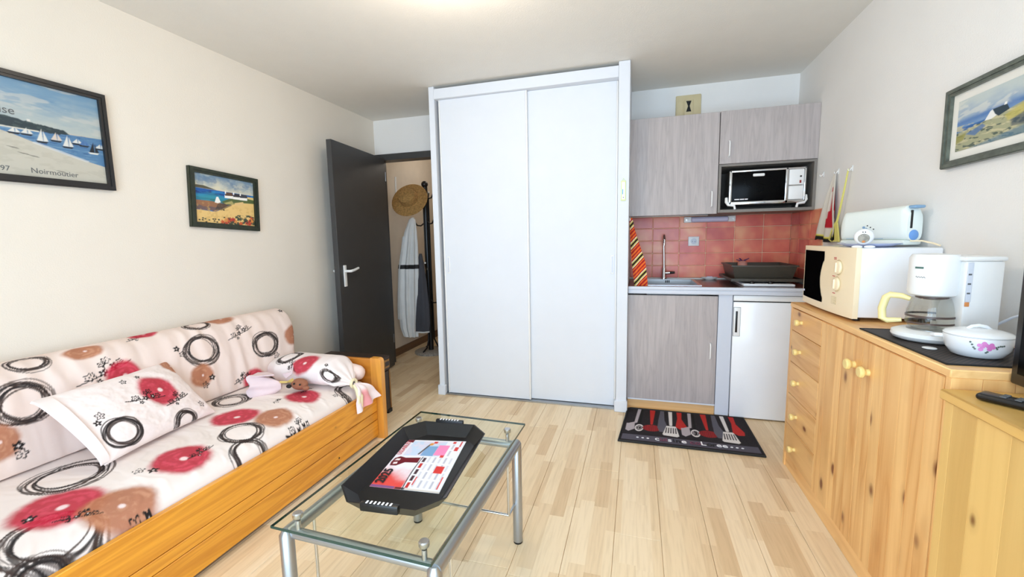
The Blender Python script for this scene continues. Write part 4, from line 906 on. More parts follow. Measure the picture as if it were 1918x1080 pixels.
# shift the upper part outwards a little at the far end so the cushion leans over the arm
Yg = Yg + .055*sst(.50,.75,Bz)*sst(2.0,2.375,Yg)
def s_of(x, z): return arc[int(np.argmin(np.hypot(S2[:,0]-x, S2[:,1]-z)))]
bk = [('R',1.75,-2.335,.714,.092,.9),('R',2.138,-2.32,.647,.090,.95),('R',1.014,-2.33,.692,.098,.95),('b',2.355,-2.325,.661,.075),('b',.915,-2.30,.575,.07),('b',1.263,-2.40,.835,.07,.7),('R',1.082,-2.40,.835,.075,.7),('R',1.80,-2.43,.845,.07,.7),('b',1.95,-2.44,.845,.09,.6),('s',2.0,-2.345,.755,.085),('s',1.297,-2.335,.726,.11),('r',1.36,-2.325,.690,.075),('s',1.50,-2.42,.843,.06),('r',1.54,-2.45,.846,.07,.6),('r',2.008,-2.27,.460,.08),('b',1.707,-2.30,.585,.065),('f',.966,-2.285,.543,.02),('f',.969,-2.28,.508,.02),('f',1.625,-2.345,.755,.018),('f',1.644,-2.335,.721,.015),('f',2.33,-2.40,.83,.018),('f',2.199,-2.29,.564,.02),('f',1.755,-2.29,.557,.018),('f',1.715,-2.285,.528,.018),('s',1.93,-2.275,.49,.06),('R',.62,-2.32,.68,.1),('r',.6,-2.28,.52,.09)]
bm_ = [(k[0], k[1], s_of(k[2], k[3]), k[4]) + ((k[5],) if len(k) > 5 else ()) for k in bk]
Cg = paint_cloth(np.broadcast_to(yv, Bx.shape), Ag, bm_, (236,216,206))
mb = MB(); mb.grid(np.stack([Bx, Yg, Bz], -1), True)
mb.build('back_cushion', M['cloth'], So, col=Cg.reshape(-1,3))
# loose pillow
def pillow_mesh(c, ex, ey, hx, hy, th, n, m, seed, pinch=.07):
    ex = Vector(ex).normalized(); ey = Vector(ey); ey = (ey-ex*ey.dot(ex)).normalized(); ez = ex.cross(ey)
    u = np.linspace(-1,1,n); v = np.linspace(-1,1,m); U, V = np.meshgrid(u, v, indexing='ij')
    h = th*np.clip((1-np.abs(U)**3.0)*(1-np.abs(V)**3.0), 0, 1)**.55
    h = h*(1+.35*(fbm(U*2.2+3, V*2.2, seed)-.5)) + (fbm(U*5, V*4, seed+3)-.5)*.012*np.clip(h/.02, 0, 1)
    sx = hx*(1-pinch*(1-np.abs(V)**2)*np.abs(U)**6); sy = hy*(1-pinch*(1-np.abs(U)**2)*np.abs(V)**6)
    E_ = np.array([ex, ey, ez]); 
    def P_(sg): return np.array(c)+ (U*sx)[...,None]*E_[0]+(V*sy)[...,None]*E_[1]+(sg*h)[...,None]*E_[2]
    return U*hx, V*hy, P_(1), P_(-1)
Pw = thing('pillow', 'pale pillow with red and ring print leaning on the sofa back', 'pillow', (-2.10, 1.33, .43))
U, V, Pt, Pb = pillow_mesh((-2.168, 1.315, .575), (-.10,.56,-.01), (-.26,-.03,.27), .275, .185, .055, 200, 150, 31)
pmot = [('r',.075,.02,.088),('R',-.165,-.10,.072),('R',.10,-.175,.06),('s',.0,.0,.08,1,-.5),('s',.12,-.06,.07,1,-.1),('f',-.19,.005,.017),('f',-.215,-.02,.015),('f',-.02,.12,.012),('f',.05,.125,.012),('f',.22,-.12,.016),('b',.255,.14,.05)]
Cg = paint_cloth(U, V, pmot, (244,230,226)); n, m = U.shape
mb = MB(); mb.grid(Pt); mb.grid(Pb[::-1]); mb.build('pillowcase', M['cloth'], Pw, col=np.concatenate([Cg.reshape(-1,3), np.tile(linA((240,222,216)), (n*m,1))], 0))
# open hem of the pillowcase at the near end
ex = Vector((-.10,.56,-.01)).normalized(); ey = Vector((-.26,-.03,.27)); ey = (ey-ex*ey.dot(ex)).normalized(); ez = ex.cross(ey)
c0 = Vector((-2.168,1.315,.575)); G = np.zeros((8, 24, 3))
for i in range(8):
    for j in range(24):
        vv = -1+2*j/23; p = c0+ex*(-.255-.040*i/7-.012*vv*i/7)+ey*(.178*vv)+ez*(.034*(1-vv*vv)**.5*(1-.25*i/7)+.008)
        G[i,j] = p[:]
G2 = G - np.array(ez[:])*.012
MB().grid(np.concatenate([G, G2[::-1]], 0), True).build('pillowcase_hem', M['cloth'], Pw, col=np.tile(linA((243,230,226)), (8*24*2,1)))
# bolster tied at one end
Bo = thing('bolster', 'printed bolster with tied end lying against the sofa arm', 'bolster', (-1.95, 2.20, .43))
nA, nX = 110, 120
xs_ = np.linspace(-2.262, -1.672, nX); aa_ = np.linspace(0, 2*np.pi, nA, endpoint=False)
ry = np.interp(xs_, [-2.262,-2.24,-2.15,-1.82,-1.74,-1.695,-1.672], [.04,.11,.146,.146,.11,.05,.016]); rz = np.interp(xs_, [-2.262,-2.24,-2.15,-1.82,-1.74,-1.695,-1.672], [.03,.062,.084,.084,.06,.03,.014])
cyy = np.interp(xs_, [-2.262,-1.8,-1.672], [2.19,2.185,2.165]); czz = np.interp(xs_, [-2.262,-1.8,-1.70,-1.672], [.503,.503,.46,.435])
Aa, Xx = np.meshgrid(aa_, xs_, indexing='ij'); fold = 1+.10*np.sin(Aa*9)*sst(-1.82,-1.69,Xx)+.08*(fbm(Aa*2, Xx*9, 6)-.5)
By = cyy+ry*np.cos(Aa)*fold; Bz_ = czz+rz*np.sign(np.sin(Aa))*np.abs(np.sin(Aa))**.8*fold
sc_ = Aa*.105
Cg = paint_cloth(Xx, sc_, [('r',-1.955,2.35*.105,.082),('R',-2.12,1.9*.105,.070),('s',-2.03,2.5*.105,.06,1,.6),('R',-1.76,2.9*.105,.045),('f',-1.80,2.3*.105,.012)], (243,232,230))
mb = MB(); mb.grid(np.stack([Xx, By, Bz_], -1), True); mb.build('case', M['cloth'], Bo, col=Cg.reshape(-1,3))
MB().tube([(-1.95,2.285,.47),(-1.76,2.285,.465),(-1.715,2.285,.46),(-1.692,2.285,.457),(-1.68,2.285,.456)], [.05,.052,.048,.036,.016], 16).build('inner_end', M['pinkcloth'], Bo)
G = np.zeros((14, 26, 3)); Cf = np.zeros((14,26,3))
for i in range(14):
    tt = i/13
    for j in range(26):
        uu = j/25; k0 = Vector((-1.668, 2.165+.02*uu, .432)); kA = Vector((-1.606, 2.10, .27)); kB = Vector((-1.592, 2.315, .31)); e1 = kA.lerp(kB, uu)
        p = k0.lerp(e1, tt) + Vector((.020*math.sin(math.pi*min(1,tt*1.3))+.012*math.sin(uu*14)*tt, 0, .03*math.sin(math.pi*tt)))
        G[i,j] = p[:]
        r_ = math.hypot(uu-.45, (tt-.8)*.8); a_ = 1-float(sst(.16,.34,np.array(r_))); Cf[i,j] = linA((242,226,226))*(1-a_)+linA((234,160,164))*a_
G2 = G.copy(); G2[...,0] += .004
MB().grid(np.concatenate([G, G2[::-1]], 0), True).build('tied_flap', M['cloth'], Bo, col=np.concatenate([Cf, Cf[::-1]], 0).reshape(-1,3))
MB().tube([(-1.672+.0*math.cos(a), 2.172+.026*math.cos(a), .432+.024*math.sin(a)) for a in [i*.5236 for i in range(12)]], .009, 8, closed=True).build('ribbon', M['ribbon'], Bo)
for (q, zz) in ((2.125,.29),(2.15,.27)): MB().tube([(-1.662,2.16,.425),(-1.632,2.145,.40),(-1.616,q+.012,.36),(-1.612,q,zz)], [.008,.011,.012,.010], 6).build('ribbon_tail', M['ribbon'], Bo)
# small cloth doll
Dl = thing('cloth_doll', 'small pale pink cloth doll with brown head on the sofa', 'doll', (-2.03, 1.92, .43))
ax = Vector((.17,.10,-.01)).normalized(); q_ = ax.to_track_quat('Z', 'Y').to_matrix()
mb = MB(); mb.lathe([(.012,.006),(.062,.0),(.066,.006),(.060,.05),(.050,.10),(.034,.14),(.018,.165)], (0,0,0), 42)
vv_ = []
for p in mb.v:
    a = math.atan2(p[1], p[0]); k_ = 1+.16*math.sin(7*a)*max(0, 1-p[2]/.15)+.10*math.sin(3*a+1); vv_.append((p[0]*k_*.72, p[1]*k_*1.05, p[2]+.012*math.sin(5*a)*max(0, 1-p[2]/.05)))
mb.v = vv_; mb.xf(Matrix.Translation((-2.14,1.862,.478)) @ q_.to_4x4()).build('dress', M['dollpink'], Dl)
MB().prism([(-2.11,1.84),(-2.04,1.87),(-2.0,1.90),(-2.07,1.93),(-2.13,1.91)], .545, .551, 'xy').build('dress_flap', M['dollpink'], Dl, smooth=False)
MB().sphere((-1.915,1.995,.468), .040, 1.35, .9, .85, 14).build('head', M['bear'], Dl)
for d_ in ((-.012,.04),(.03,.03)): MB().sphere((-1.905+d_[0],1.955,.475+d_[1]*.2), .006, n=6).build('eye', M['black'], Dl)
MB().sphere((-1.862,1.985,.452), .018, 1.2, .9, .8, 10).build('muzzle', M['bear'], Dl)
for s in (-1, 1): MB().prism([(0,0),(.035,.018),(.038,-.012)], -.006, .006, 'xy').xf(Matrix.Translation((-1.965,1.955,.49)) @ Matrix.Rotation(R(60 if s > 0 else 200), 4, 'Z') @ Matrix.Rotation(R(25), 4, 'X')).build('bow', M['gold'], Dl, smooth=False)
MB().sphere((-1.962,1.962,.462), .013, 1.3, 1, .9, 8).build('collar', M['black_matt'], Dl)
MB().prism([(-2.0,.50),(-1.955,.53),(-1.945,.585),(-1.965,.54),(-2.03,.525)], 1.985, 1.992, 'xz').build('arm_cloth', M['dollpink'], Dl, smooth=False)
# trunk behind the arm
Tk = thing('storage_trunk', 'dark brown trunk standing between sofa arm and door', 'trunk', (-2.05, 2.60, 0))
MB().rbox(-2.32, -1.80, 2.425, 2.765, .012, .33, .004, 1).build('body', M['trunk'], Tk)
MB().rbox(-2.325, -1.795, 2.42, 2.77, .335, .445, .006, 1).build('lid', M['trunk'], Tk)
MB().rbox(-1.795, -1.789, 2.69, 2.755, .355, .42, .002, 1).build('label_plate', M['brass'], Tk); MB().box(-1.7895, -1.788, 2.697, 2.748, .372, .405).build('label_card', M['trunk'], Tk, smooth=False)
MB().rbox(-1.802, -1.796, 2.755, 2.768, .03, .33, .001, 1).build('corner_strip', M['brass'], Tk)
for yy_ in (2.45, 2.74): MB().box(-1.86, -1.795, yy_-.02, yy_+.03, 0, .03).build('foot', M['black_matt'], Tk, smooth=False)

# ------------------------------------------------------------------ coat stand in the hall
Cs = thing('coat_stand', 'black metal coat stand on a round stone foot in the hall', 'coat stand', (-2.30, 4.42, 0))
sc = (-2.30, 4.42)
MB().lathe([(.19,0),(.19,.022),(.175,.030),(.03,.034)], (*sc,0), 36).build('foot', M['marble'], Cs)
MB().tube([(*sc,.03),(*sc,1.90)], .030, 14).build('pole', M['black'], Cs)
for a in (R(20), R(140), R(260)):
    ca_, sa_ = math.cos(a), math.sin(a)
    MB().tube([(sc[0]+.15*ca_,sc[1]+.15*sa_,.036),(sc[0]+.08*ca_,sc[1]+.08*sa_,.07),(sc[0]+.04*ca_,sc[1]+.04*sa_,.16),(sc[0]+.034*ca_,sc[1]+.034*sa_,1.0),(sc[0]+.034*ca_,sc[1]+.034*sa_,1.8)], .009, 8).build('rod', M['black'], Cs)
MB().sphere((*sc,1.93), .038, n=12).build('finial', M['black'], Cs)
def hook(a, z, l=.14):
    ca_, sa_ = math.cos(a), math.sin(a); f = lambda r_, zz: (sc[0]+r_*ca_, sc[1]+r_*sa_, zz)
    h = MB().tube([f(.02,z), f(.06,z-.03), f(.10,z-.025), f(l-.01,z+.02), f(l,z+.05)], .008, 8).build('hook', M['black'], Cs)
    MB().sphere(f(l,z+.055), .012, n=8).build('hook_ball', M['white_pl'], h)
for (a, z) in ((-20,1.80),(100,1.80),(-140,1.78),(-20,1.52),(200,1.50),(-10,.62),(-75,1.0),(120,1.5)): hook(R(a), z)
# straw hat
Ht = thing('straw_hat', 'round brown straw hat hung on the coat stand', 'hat', (-2.40, 4.25, 1.57))
axh = Vector((.10,-.88,.48)).normalized(); hM = axh.to_track_quat('Z', 'Y').to_matrix()
hs_ = 1.18
prof = [(.168,.0),(.172,.004),(.168,.010),(.13,.016),(.088,.022),(.086,.05),(.078,.085),(.05,.098),(.001,.10),(.001,.092),(.05,.09),(.07,.08),(.078,.05),(.08,.014),(.13,.006),(.166,.001)]
MB().lathe([(a*hs_, b*hs_) for a, b in prof], (-2.395,4.245,1.745), 40, hM).build('hat', M['straw'], Ht)
MB().tube([Vector((-2.395,4.245,1.745)) + hs_*(hM @ Vector((.170*math.cos(i*.1745), .170*math.sin(i*.1745), .005))) for i in range(36)], .004, 6, closed=True).build('brim_edge', M['straw'], Ht)
# garments
def drape(rows, n=72, folds=9, depth=.14, seed=0):
    zz = np.array([r[0] for r in rows]); zi = np.linspace(zz[0], zz[-1], 60); f = lambda k: np.interp(-zi, -zz, np.array([r[k] for r in rows]))
    cx, cy, wx, wy = f(1), f(2), f(3), f(4); a = np.linspace(0, 2*np.pi, n, endpoint=False); A_, Z_ = np.meshgrid(a, zi, indexing='ij')
    fo = 1+depth*np.sin(A_*folds+3*fbm(A_, Z_*2, seed))*np.clip((zi[0]-Z_)/.3, 0, 1)
    return np.stack([cx+wx*np.cos(A_)*fo, cy+wy*np.sin(A_)*fo, Z_], -1)
Rc = thing('white_coat', 'long white raincoat with black belt on the coat stand', 'coat', (-2.46, 4.20, .24))
G = drape([(1.555,-2.36,4.22,.012,.012),(1.535,-2.362,4.22,.038,.03),(1.40,-2.375,4.20,.066,.05),(1.23,-2.385,4.18,.082,.06),(1.0,-2.405,4.17,.100,.065),(.7,-2.42,4.16,.106,.065),(.35,-2.415,4.15,.092,.06),(.245,-2.40,4.15,.074,.05)], folds=9, depth=.20, seed=2)
c_ = MB().grid(G, True); c_.f += [tuple(i*60+59 for i in range(72)), tuple(i*60 for i in range(72))[::-1]]; c_.build('coat', M['coat'], Rc)
b_ = G[:, 23:26].copy(); cc_ = b_.mean((0,1)); b_[..., :2] = cc_[:2]+(b_[..., :2]-cc_[:2])*1.04
mb = MB(); b2 = cc_+(b_-cc_)*np.array([.97,.97,1]); mb.grid(np.concatenate([b_, b2[:, ::-1], b_[:, :1]], 1), True); mb.build('belt', M['black_matt'], Rc)
Gs = drape([(1.35,-2.43,4.17,.03,.03),(1.0,-2.475,4.155,.035,.035),(.6,-2.505,4.14,.036,.036),(.44,-2.51,4.13,.030,.030)], folds=5, depth=.08, seed=4)
s_ = MB().grid(Gs, True); s_.f += [tuple(i*60+59 for i in range(72)), tuple(i*60 for i in range(72))[::-1]]; s_.build('sleeve', M['coat'], Rc)
Jk = thing('grey_jacket', 'dark grey jacket hanging beside the white raincoat', 'jacket', (-2.28, 4.20, .27))
G = drape([(1.16,-2.29,4.24,.015,.015),(1.05,-2.285,4.22,.04,.03),(.85,-2.28,4.20,.066,.04),(.6,-2.275,4.19,.085,.045),(.40,-2.275,4.18,.092,.048),(.295,-2.285,4.18,.088,.048)], folds=6, depth=.07, seed=7)
c_ = MB().grid(G, True); c_.f += [tuple(i*60+59 for i in range(72)), tuple(i*60 for i in range(72))[::-1]]; c_.build('jacket', M['jacket'], Jk)
b_ = G[:, 58:60].copy(); cc_ = b_.mean((0,1)); b_ = cc_+(b_-cc_)*1.02; b_[..., 2] -= .003
c_ = MB().grid(b_, True); c_.f += [tuple(i*2+1 for i in range(72)), tuple(i*2 for i in range(72))[::-1]]; c_.build('hem', M['coat'], Jk)
tag(MB().rbox(-2.619,-2.607,4.325,4.345,1.70,2.02,.002,1).build('wall_rail', M['white_pl']), 'narrow white strip on the hall wall behind the hat', 'strip')

# ------------------------------------------------------------------ framed pictures
def picture(name, label, wall_x, inward, yc, zc, w_, h_, fw_, rot, fm, art, nu, nv, mount=0.0, depth=.022):
    """w_ runs along y; art(U,V) with U,V in 0..1, U from the left as seen, V upwards"""
    o = thing(name, label, 'picture', (wall_x+inward*.01, yc, zc-h_/2), 'framed seaside pictures')
    ex = Vector((0, 1, 0)) if inward > 0 else Vector((0, -1, 0)); up = Vector((0,0,1)); nrm = Vector((inward, 0, 0))
    q = Matrix.Rotation(rot, 3, nrm); ex = q @ ex; up = q @ up
    F = Matrix(((ex.x,up.x,nrm.x),(ex.y,up.y,nrm.y),(ex.z,up.z,nrm.z))).to_4x4(); F.translation = Vector((wall_x+inward*.002, yc, zc))
    def ring(o0, o1, z0, z1, nm):
        ho, hi_ = (w_/2-o0, h_/2-o0), (w_/2-o1, h_/2-o1)
        co = [(-ho[0],-ho[1]),(ho[0],-ho[1]),(ho[0],ho[1]),(-ho[0],ho[1])]; ci = [(-hi_[0],-hi_[1]),(hi_[0],-hi_[1]),(hi_[0],hi_[1]),(-hi_[0],hi_[1])]
        for k in range(4):
            q2 = (k+1) % 4; MB().prism([co[k], co[q2], ci[q2], ci[k]], z0, z1, 'xy').xf(F).build(nm, fm, o, smooth=False)
    ring(0, fw_, 0, depth, 'frame_bar')
    ring(fw_*.1, fw_*.6, depth, depth+.004, 'frame_bead')
    iw, ih = w_/2-fw_, h_/2-fw_
    MB().box(-iw, iw, -ih, ih, .002, .008).xf(F).build('mount' if mount else 'backing', M['mount'], o, smooth=False)
    aw, ah = iw-mount, ih-mount
    u = np.linspace(0,1,nu); v = np.linspace(0,1,nv); U, V = np.meshgrid(u, v, indexing='ij'); C = art(U, V)
    P_ = np.stack([-aw+2*aw*U, -ah+2*ah*V, np.full_like(U, .0095)], -1); E_ = np.array(F)[:3,:3]; P_ = P_ @ E_.T + np.array(F.translation)
    MB().grid(P_).build('print', M['paint'], o, smooth=False, col=C.reshape(-1,3), fix=False)
    return o, F, aw, ah
def brush(U, V, s, a=1, b=1): return fbm(U*a, V*b, s, 5)-.47
def art_poster(U, V):
    # U 0..1 over .94 m; the visible part is U>.6
    C = np.empty(U.shape+(3,)); n1 = brush(U, V, 1, 14, 26)
    t = sst(.50,1.0,V+.25*n1)
    C[:] = linA((196,206,200))*(1-t[...,None])+linA((112,164,200))*t[...,None]
    over(C, sst(.52,.62,fbm(U*7,V*12,5)+.0)*.55, linA((214,214,204)))
    over(C, sst(.55,.66,fbm(U*9,V*15,15)+.0)*.5*sst(.6,.9,V), linA((92,150,196)))
    hor = .535-.0*U
    sea = poly_m(U, V, [(.60,.452),(.64,.43),(.72,.37),(.82,.30),(.92,.245),(1.01,.20),(1.01,.535),(.60,.50)], .006)
    beach = 1-sst(hor-.005, hor+.005, V)
    over(C, beach, linA((214,208,190))); over(C, beach*sst(.5,.62,fbm(U*20,V*20,8))*.4, linA((196,190,170)))
    over(C, sea, linA((72,136,188))); over(C, sea*sst(.5,.6,fbm(U*16,V*70,9))*.6, linA((120,170,206))); over(C, sea*sst(.58,.66,fbm(U*24,V*60,19))*.8, linA((46,104,164)))
    edge = 1-sst(.004,.010,np.abs(seg_d(U,V,(.72,.37),(.92,.245))-.004)); over(C, edge*.6, linA((236,238,236)))
    hd = poly_m(U, V+.025*brush(U,V,4,60,10), [(.45,.60),(.64,.605),(.70,.585),(.78,.575),(.84,.56),(.86,.52),(.80,.505),(.66,.50),(.45,.50)], .008)
    over(C, hd, linA((44,66,76))); over(C, hd*sst(.5,.6,fbm(U*50,V*50,3))*.6, linA((74,98,96)))
    over(C, poly_m(U,V,[(.70,.585),(.70,.612),(.712,.612),(.712,.585)],.004), linA((236,232,222)))
    over(C, poly_m(U,V,[(.6,.50),(.74,.505),(.74,.49),(.6,.487)],.004), linA((226,222,206)))
    wh, dk = linA((238,236,226)), linA((40,44,52))
    for (x, z, s, c) in ((.645,.45,.05,wh),(.690,.455,.06,wh),(.745,.40,.13,wh),(.80,.435,.085,linA((232,214,196))),(.845,.385,.12,wh),(.885,.44,.05,wh),(.915,.43,.06,linA((60,120,190))),(.955,.36,.12,dk),(.985,.42,.05,wh)):
        over(C, poly_m(U,V,[(x-.018,z),(x+.004,z+s),(x+.006,z)],.004), c); over(C, poly_m(U,V,[(x+.008,z),(x+.010,z+s*.85),(x+.026,z+.004)],.004), c)
        over(C, poly_m(U,V,[(x-.024,z-.004),(x+.026,z-.002),(x+.018,z-.02),(x-.016,z-.02)],.003), dk if c is not dk else wh)
    for (x, z) in ((.63,.30),(.70,.235),(.665,.25),(.80,.10),(.56,.4)): over(C, poly_m(U,V,[(x-.02,z),(x+.02,z-.01),(x+.03,z-.022),(x,z-.014)],.004)*.8, linA((90,92,84)))
    g_ = C.mean(-1, keepdims=True); return (g_+(C-g_)*.8)*.80
o, F, aw, ah = picture('framed_picture', 'large black framed beach poster with sailing boats', XL, 1, 1.075, 1.812, .95, .462, .030, 0, M['frame_black'], art_poster, 420, 200)
def ptext(body, y, z, size): 
    q = frameM((XL+.0122, y, z), (0,1,0), (0,0,1)); text_obj('lettering', body, size, q, M['text_grey'], o, extrude=.0003)
ptext('ise', 1.168, 1.864, .046); ptext('Noirmoutier', 1.242, 1.628, .032); ptext('1997', 1.118, 1.626, .030)
def art_cottages(U, V):
    C = np.empty(U.shape+(3,)); t = sst(.68,1.0,V+.3*brush(U,V,2,8,10)); C[:] = linA((214,208,184))*(1-t[...,None])+linA((120,146,168))*t[...,None]
    over(C, sst(.5,.6,fbm(U*9,V*9,4))*.5*sst(.7,.8,V), linA((84,116,150))); over(C, sst(.53,.62,fbm(U*7,V*14,14))*.6*sst(.7,.8,V), linA((196,200,190)))
    over(C, poly_m(U,V,[(0,.76),(.15,.765),(.35,.705),(0,.70)],.01), linA((84,80,62)))
    sea = (1-sst(.695,.705,V)); over(C, sea, linA((24,86,160))); over(C, sea*sst(.5,.58,fbm(U*5,V*30,6)), linA((38,128,190))); over(C, sea*sst(.54,.62,fbm(U*6,V*26,16)), linA((28,44,110))); over(C, sea*(1-sst(.05,.2,np.abs(V-.50)+.3*np.abs(U-.28)))*.6, linA((54,150,140)))
    over(C, poly_m(U,V,[(.42,.47),(.55,.56),(.75,.60),(1.01,.62),(1.01,.5),(.5,.42)],.012), linA((84,100,56))); over(C, poly_m(U,V,[(.85,.62),(1.01,.60),(1.01,.66),(.86,.66)],.01), linA((222,196,130)))
    over(C, poly_m(U,V,[(-.01,.45),(.25,.46),(.5,.43),(.55,.36),(.3,.26),(-.01,.27)],.01), linA((150,104,74))); over(C, poly_m(U,V+.05*brush(U,V,8,20,8),[(-.01,.36),(.2,.33),(.45,.34),(.33,.25),(-.01,.26)],.01)*.8, linA((98,86,92)))
    over(C, poly_m(U,V,[(-.01,.26),(.32,.24),(.55,.42),(.75,.50),(1.01,.52),(1.01,-.01),(-.01,-.01)],.012), linA((230,194,124))); over(C, (1-sst(.3,.5,V))*sst(.52,.6,fbm(U*24,V*20,9))*.5, linA((206,166,96)))
    over(C, poly_m(U,V,[(.36,.42),(.31,.28),(.42,.29),(.60,.42),(.52,.46)],.01)*.7, linA((44,44,46)))
    over(C, poly_m(U,V,[(.64,.48),(.80,.53),(.82,.47),(.66,.43)],.01), linA((226,190,130))); over(C, poly_m(U,V,[(.46,.45),(.60,.52),(.64,.45),(.5,.43)],.01), linA((170,160,100)))
    W_ = linA((244,242,236))
    over(C, poly_m(U,V,[(.31,.44),(.34,.56),(.37,.57),(.41,.46),(.36,.43)],.006), W_)
    for (x, w2, c) in ((.48,.14,(96,66,48)),(.62,.2,(54,50,56)),(.74,.14,(60,60,70))):
        over(C, poly_m(U,V,[(x,.565),(x,.63),(x+w2,.64),(x+w2,.57)],.005), W_); over(C, poly_m(U,V,[(x+.005,.615),(x+.03,.69),(x+w2-.01,.70),(x+w2+.01,.63)],.006), linA(c))
        over(C, poly_m(U,V,[(x+.005,.66),(x+.008,.72),(x+.028,.715),(x+.025,.66)],.004), W_)
    r_ = random.Random(5)
    over(C, (poly_m(U,V,[(.38,.0),(.5,.08),(.7,.22),(.9,.24),(1.01,.18),(1.01,-.01)],.02))*sst(.42,.55,fbm(U*18,V*18,11)), linA((62,74,58)))
    for k in range(34):
        x, z = r_.uniform(.42,.98), r_.uniform(.03,.26)*1.0
        if z > .05+.35*(x-.35): continue
        rr = np.hypot(U-x, (V-z)*.8); over(C, 1-sst(.022,.038,rr*(1+.3*np.sin(6*np.arctan2(V-z,U-x)))), linA(r_.choice([(190,66,46),(206,92,50),(170,50,44),(214,140,70)])))
    for k in range(26):
        x, z = r_.uniform(.0,1), r_.uniform(.02,.30)
        if x < .4: z *= .35
        over(C, 1-sst(.010,.022,np.hypot(U-x,(V-z)*1.2)), linA(r_.choice([(38,34,30),(70,76,56),(40,44,38)])))
    return C
picture('framed_picture', 'small dark green framed painting of cottages by blue sea', XL, 1, 2.163, 1.578, .476, .358, .032, R(-2.6), M['frame_green'], art_cottages, 230, 190)
def art_shore(U, V):
    C = np.empty(U.shape+(3,)); D_ = V-.10*(U-.5)*0; t = sst(.35,1.0,V+.25*brush(U,V,2,5,9)); C[:] = linA((92,136,188))*(1-t[...,None])+linA((196,206,204))*t[...,None]
    over(C, sst(.5,.62,fbm(U*4+V*2,V*9-U*2,7))*.6*sst(.5,.7,V), linA((222,222,212))); over(C, (1-sst(.0,.09,np.abs(V-.55-.05*U)))*.7, linA((60,112,178)))
    over(C, 1-sst(.435,.445,V-.06*U), linA((44,98,160))); over(C, (1-sst(.36,.40,V-.05*U)), linA((120,150,170)))
    over(C, poly_m(U,V,[(-.01,.36),(.3,.40),(.5,.46),(.75,.50),(1.01,.58),(1.01,-.01),(-.01,-.01)],.012), linA((168,168,134)))
    n_ = fbm(U*7-V*5, V*22+U*6, 12)
    g_ = 1-sst(.50,.56,V-.1*U); over(C, sst(.5,.6,n_)*g_*(V < .5)*.8, linA((206,198,158))); over(C, sst(.55,.63,fbm(U*9-V*6,V*20+U*5,22))*(V < .42)*.9, linA((70,88,80))); over(C, poly_m(U,V,[(.15,.30),(.4,.40),(.45,.34),(.3,.22)],.02)*.8, linA((66,112,168)))
    over(C, poly_m(U,V,[(.7,.42),(1.01,.56),(1.01,.36),(.75,.3)],.03)*.8, linA((196,184,96))); over(C, poly_m(U,V,[(-.01,.30),(.16,.33),(.12,.2),(-.01,.15)],.02)*.8, linA((150,146,70))); over(C, poly_m(U,V,[(.78,.30),(1.01,.40),(1.01,.15),(.8,.18)],.03)*.7, linA((60,76,92))); over(C, poly_m(U,V,[(.3,.02),(1.01,.16),(1.01,-.01),(.2,-.01)],.04)*.7, linA((86,124,148)))
    W_ = linA((240,240,236)); over(C, poly_m(U,V,[(.43,.44),(.50,.58),(.53,.60),(.60,.47),(.52,.43)],.008), W_); over(C, poly_m(U,V,[(.53,.60),(.56,.60),(.72,.61),(.76,.50),(.62,.44),(.57,.50)],.008), linA((38,58,70))); over(C, poly_m(U,V,[(.68,.60),(.69,.65),(.72,.65),(.72,.60)],.006), W_)
    return C
picture('framed_picture', 'grey green framed watercolour of a white cottage on right wall', XR, -1, 1.912, 1.689, .424, .294, .026, R(0.8), M['frame_grey'], art_shore, 170, 130, mount=.030, depth=.02)

# ------------------------------------------------------------------ kitchen mat
Mt = thing('kitchen_mat', 'black kitchen mat printed with red and white utensils', 'mat', (.33, 2.96, 0))
mx0, mx1, my0, my1 = -.096, .742, 2.682, 3.228
U, V = np.meshgrid(np.linspace(mx0, mx1, 330), np.linspace(my0, my1, 220), indexing='ij')
C = np.empty(U.shape+(3,)); C[:] = linA((36,31,35))
band = sst(2.703,2.706,V)*(1-sst(2.782,2.785,V))*sst(mx0+.012,mx0+.015,U)*(1-sst(mx1-.015,mx1-.012,U)); over(C, band, linA((86,82,94)))
RD, WT, GR, LG = linA((186,44,40)), linA((222,216,214)), linA((92,90,102)), linA((176,166,172)); AA = .004
def cap(a, b, w0, w1):
    dx, dy = b[0]-a[0], b[1]-a[1]; L2 = dx*dx+dy*dy; t = np.clip(((U-a[0])*dx+(V-a[1])*dy)/L2, 0, 1); return 1-sst(-AA/2, AA/2, np.hypot(U-a[0]-t*dx, V-a[1]-t*dy)-(w0+(w1-w0)*t))
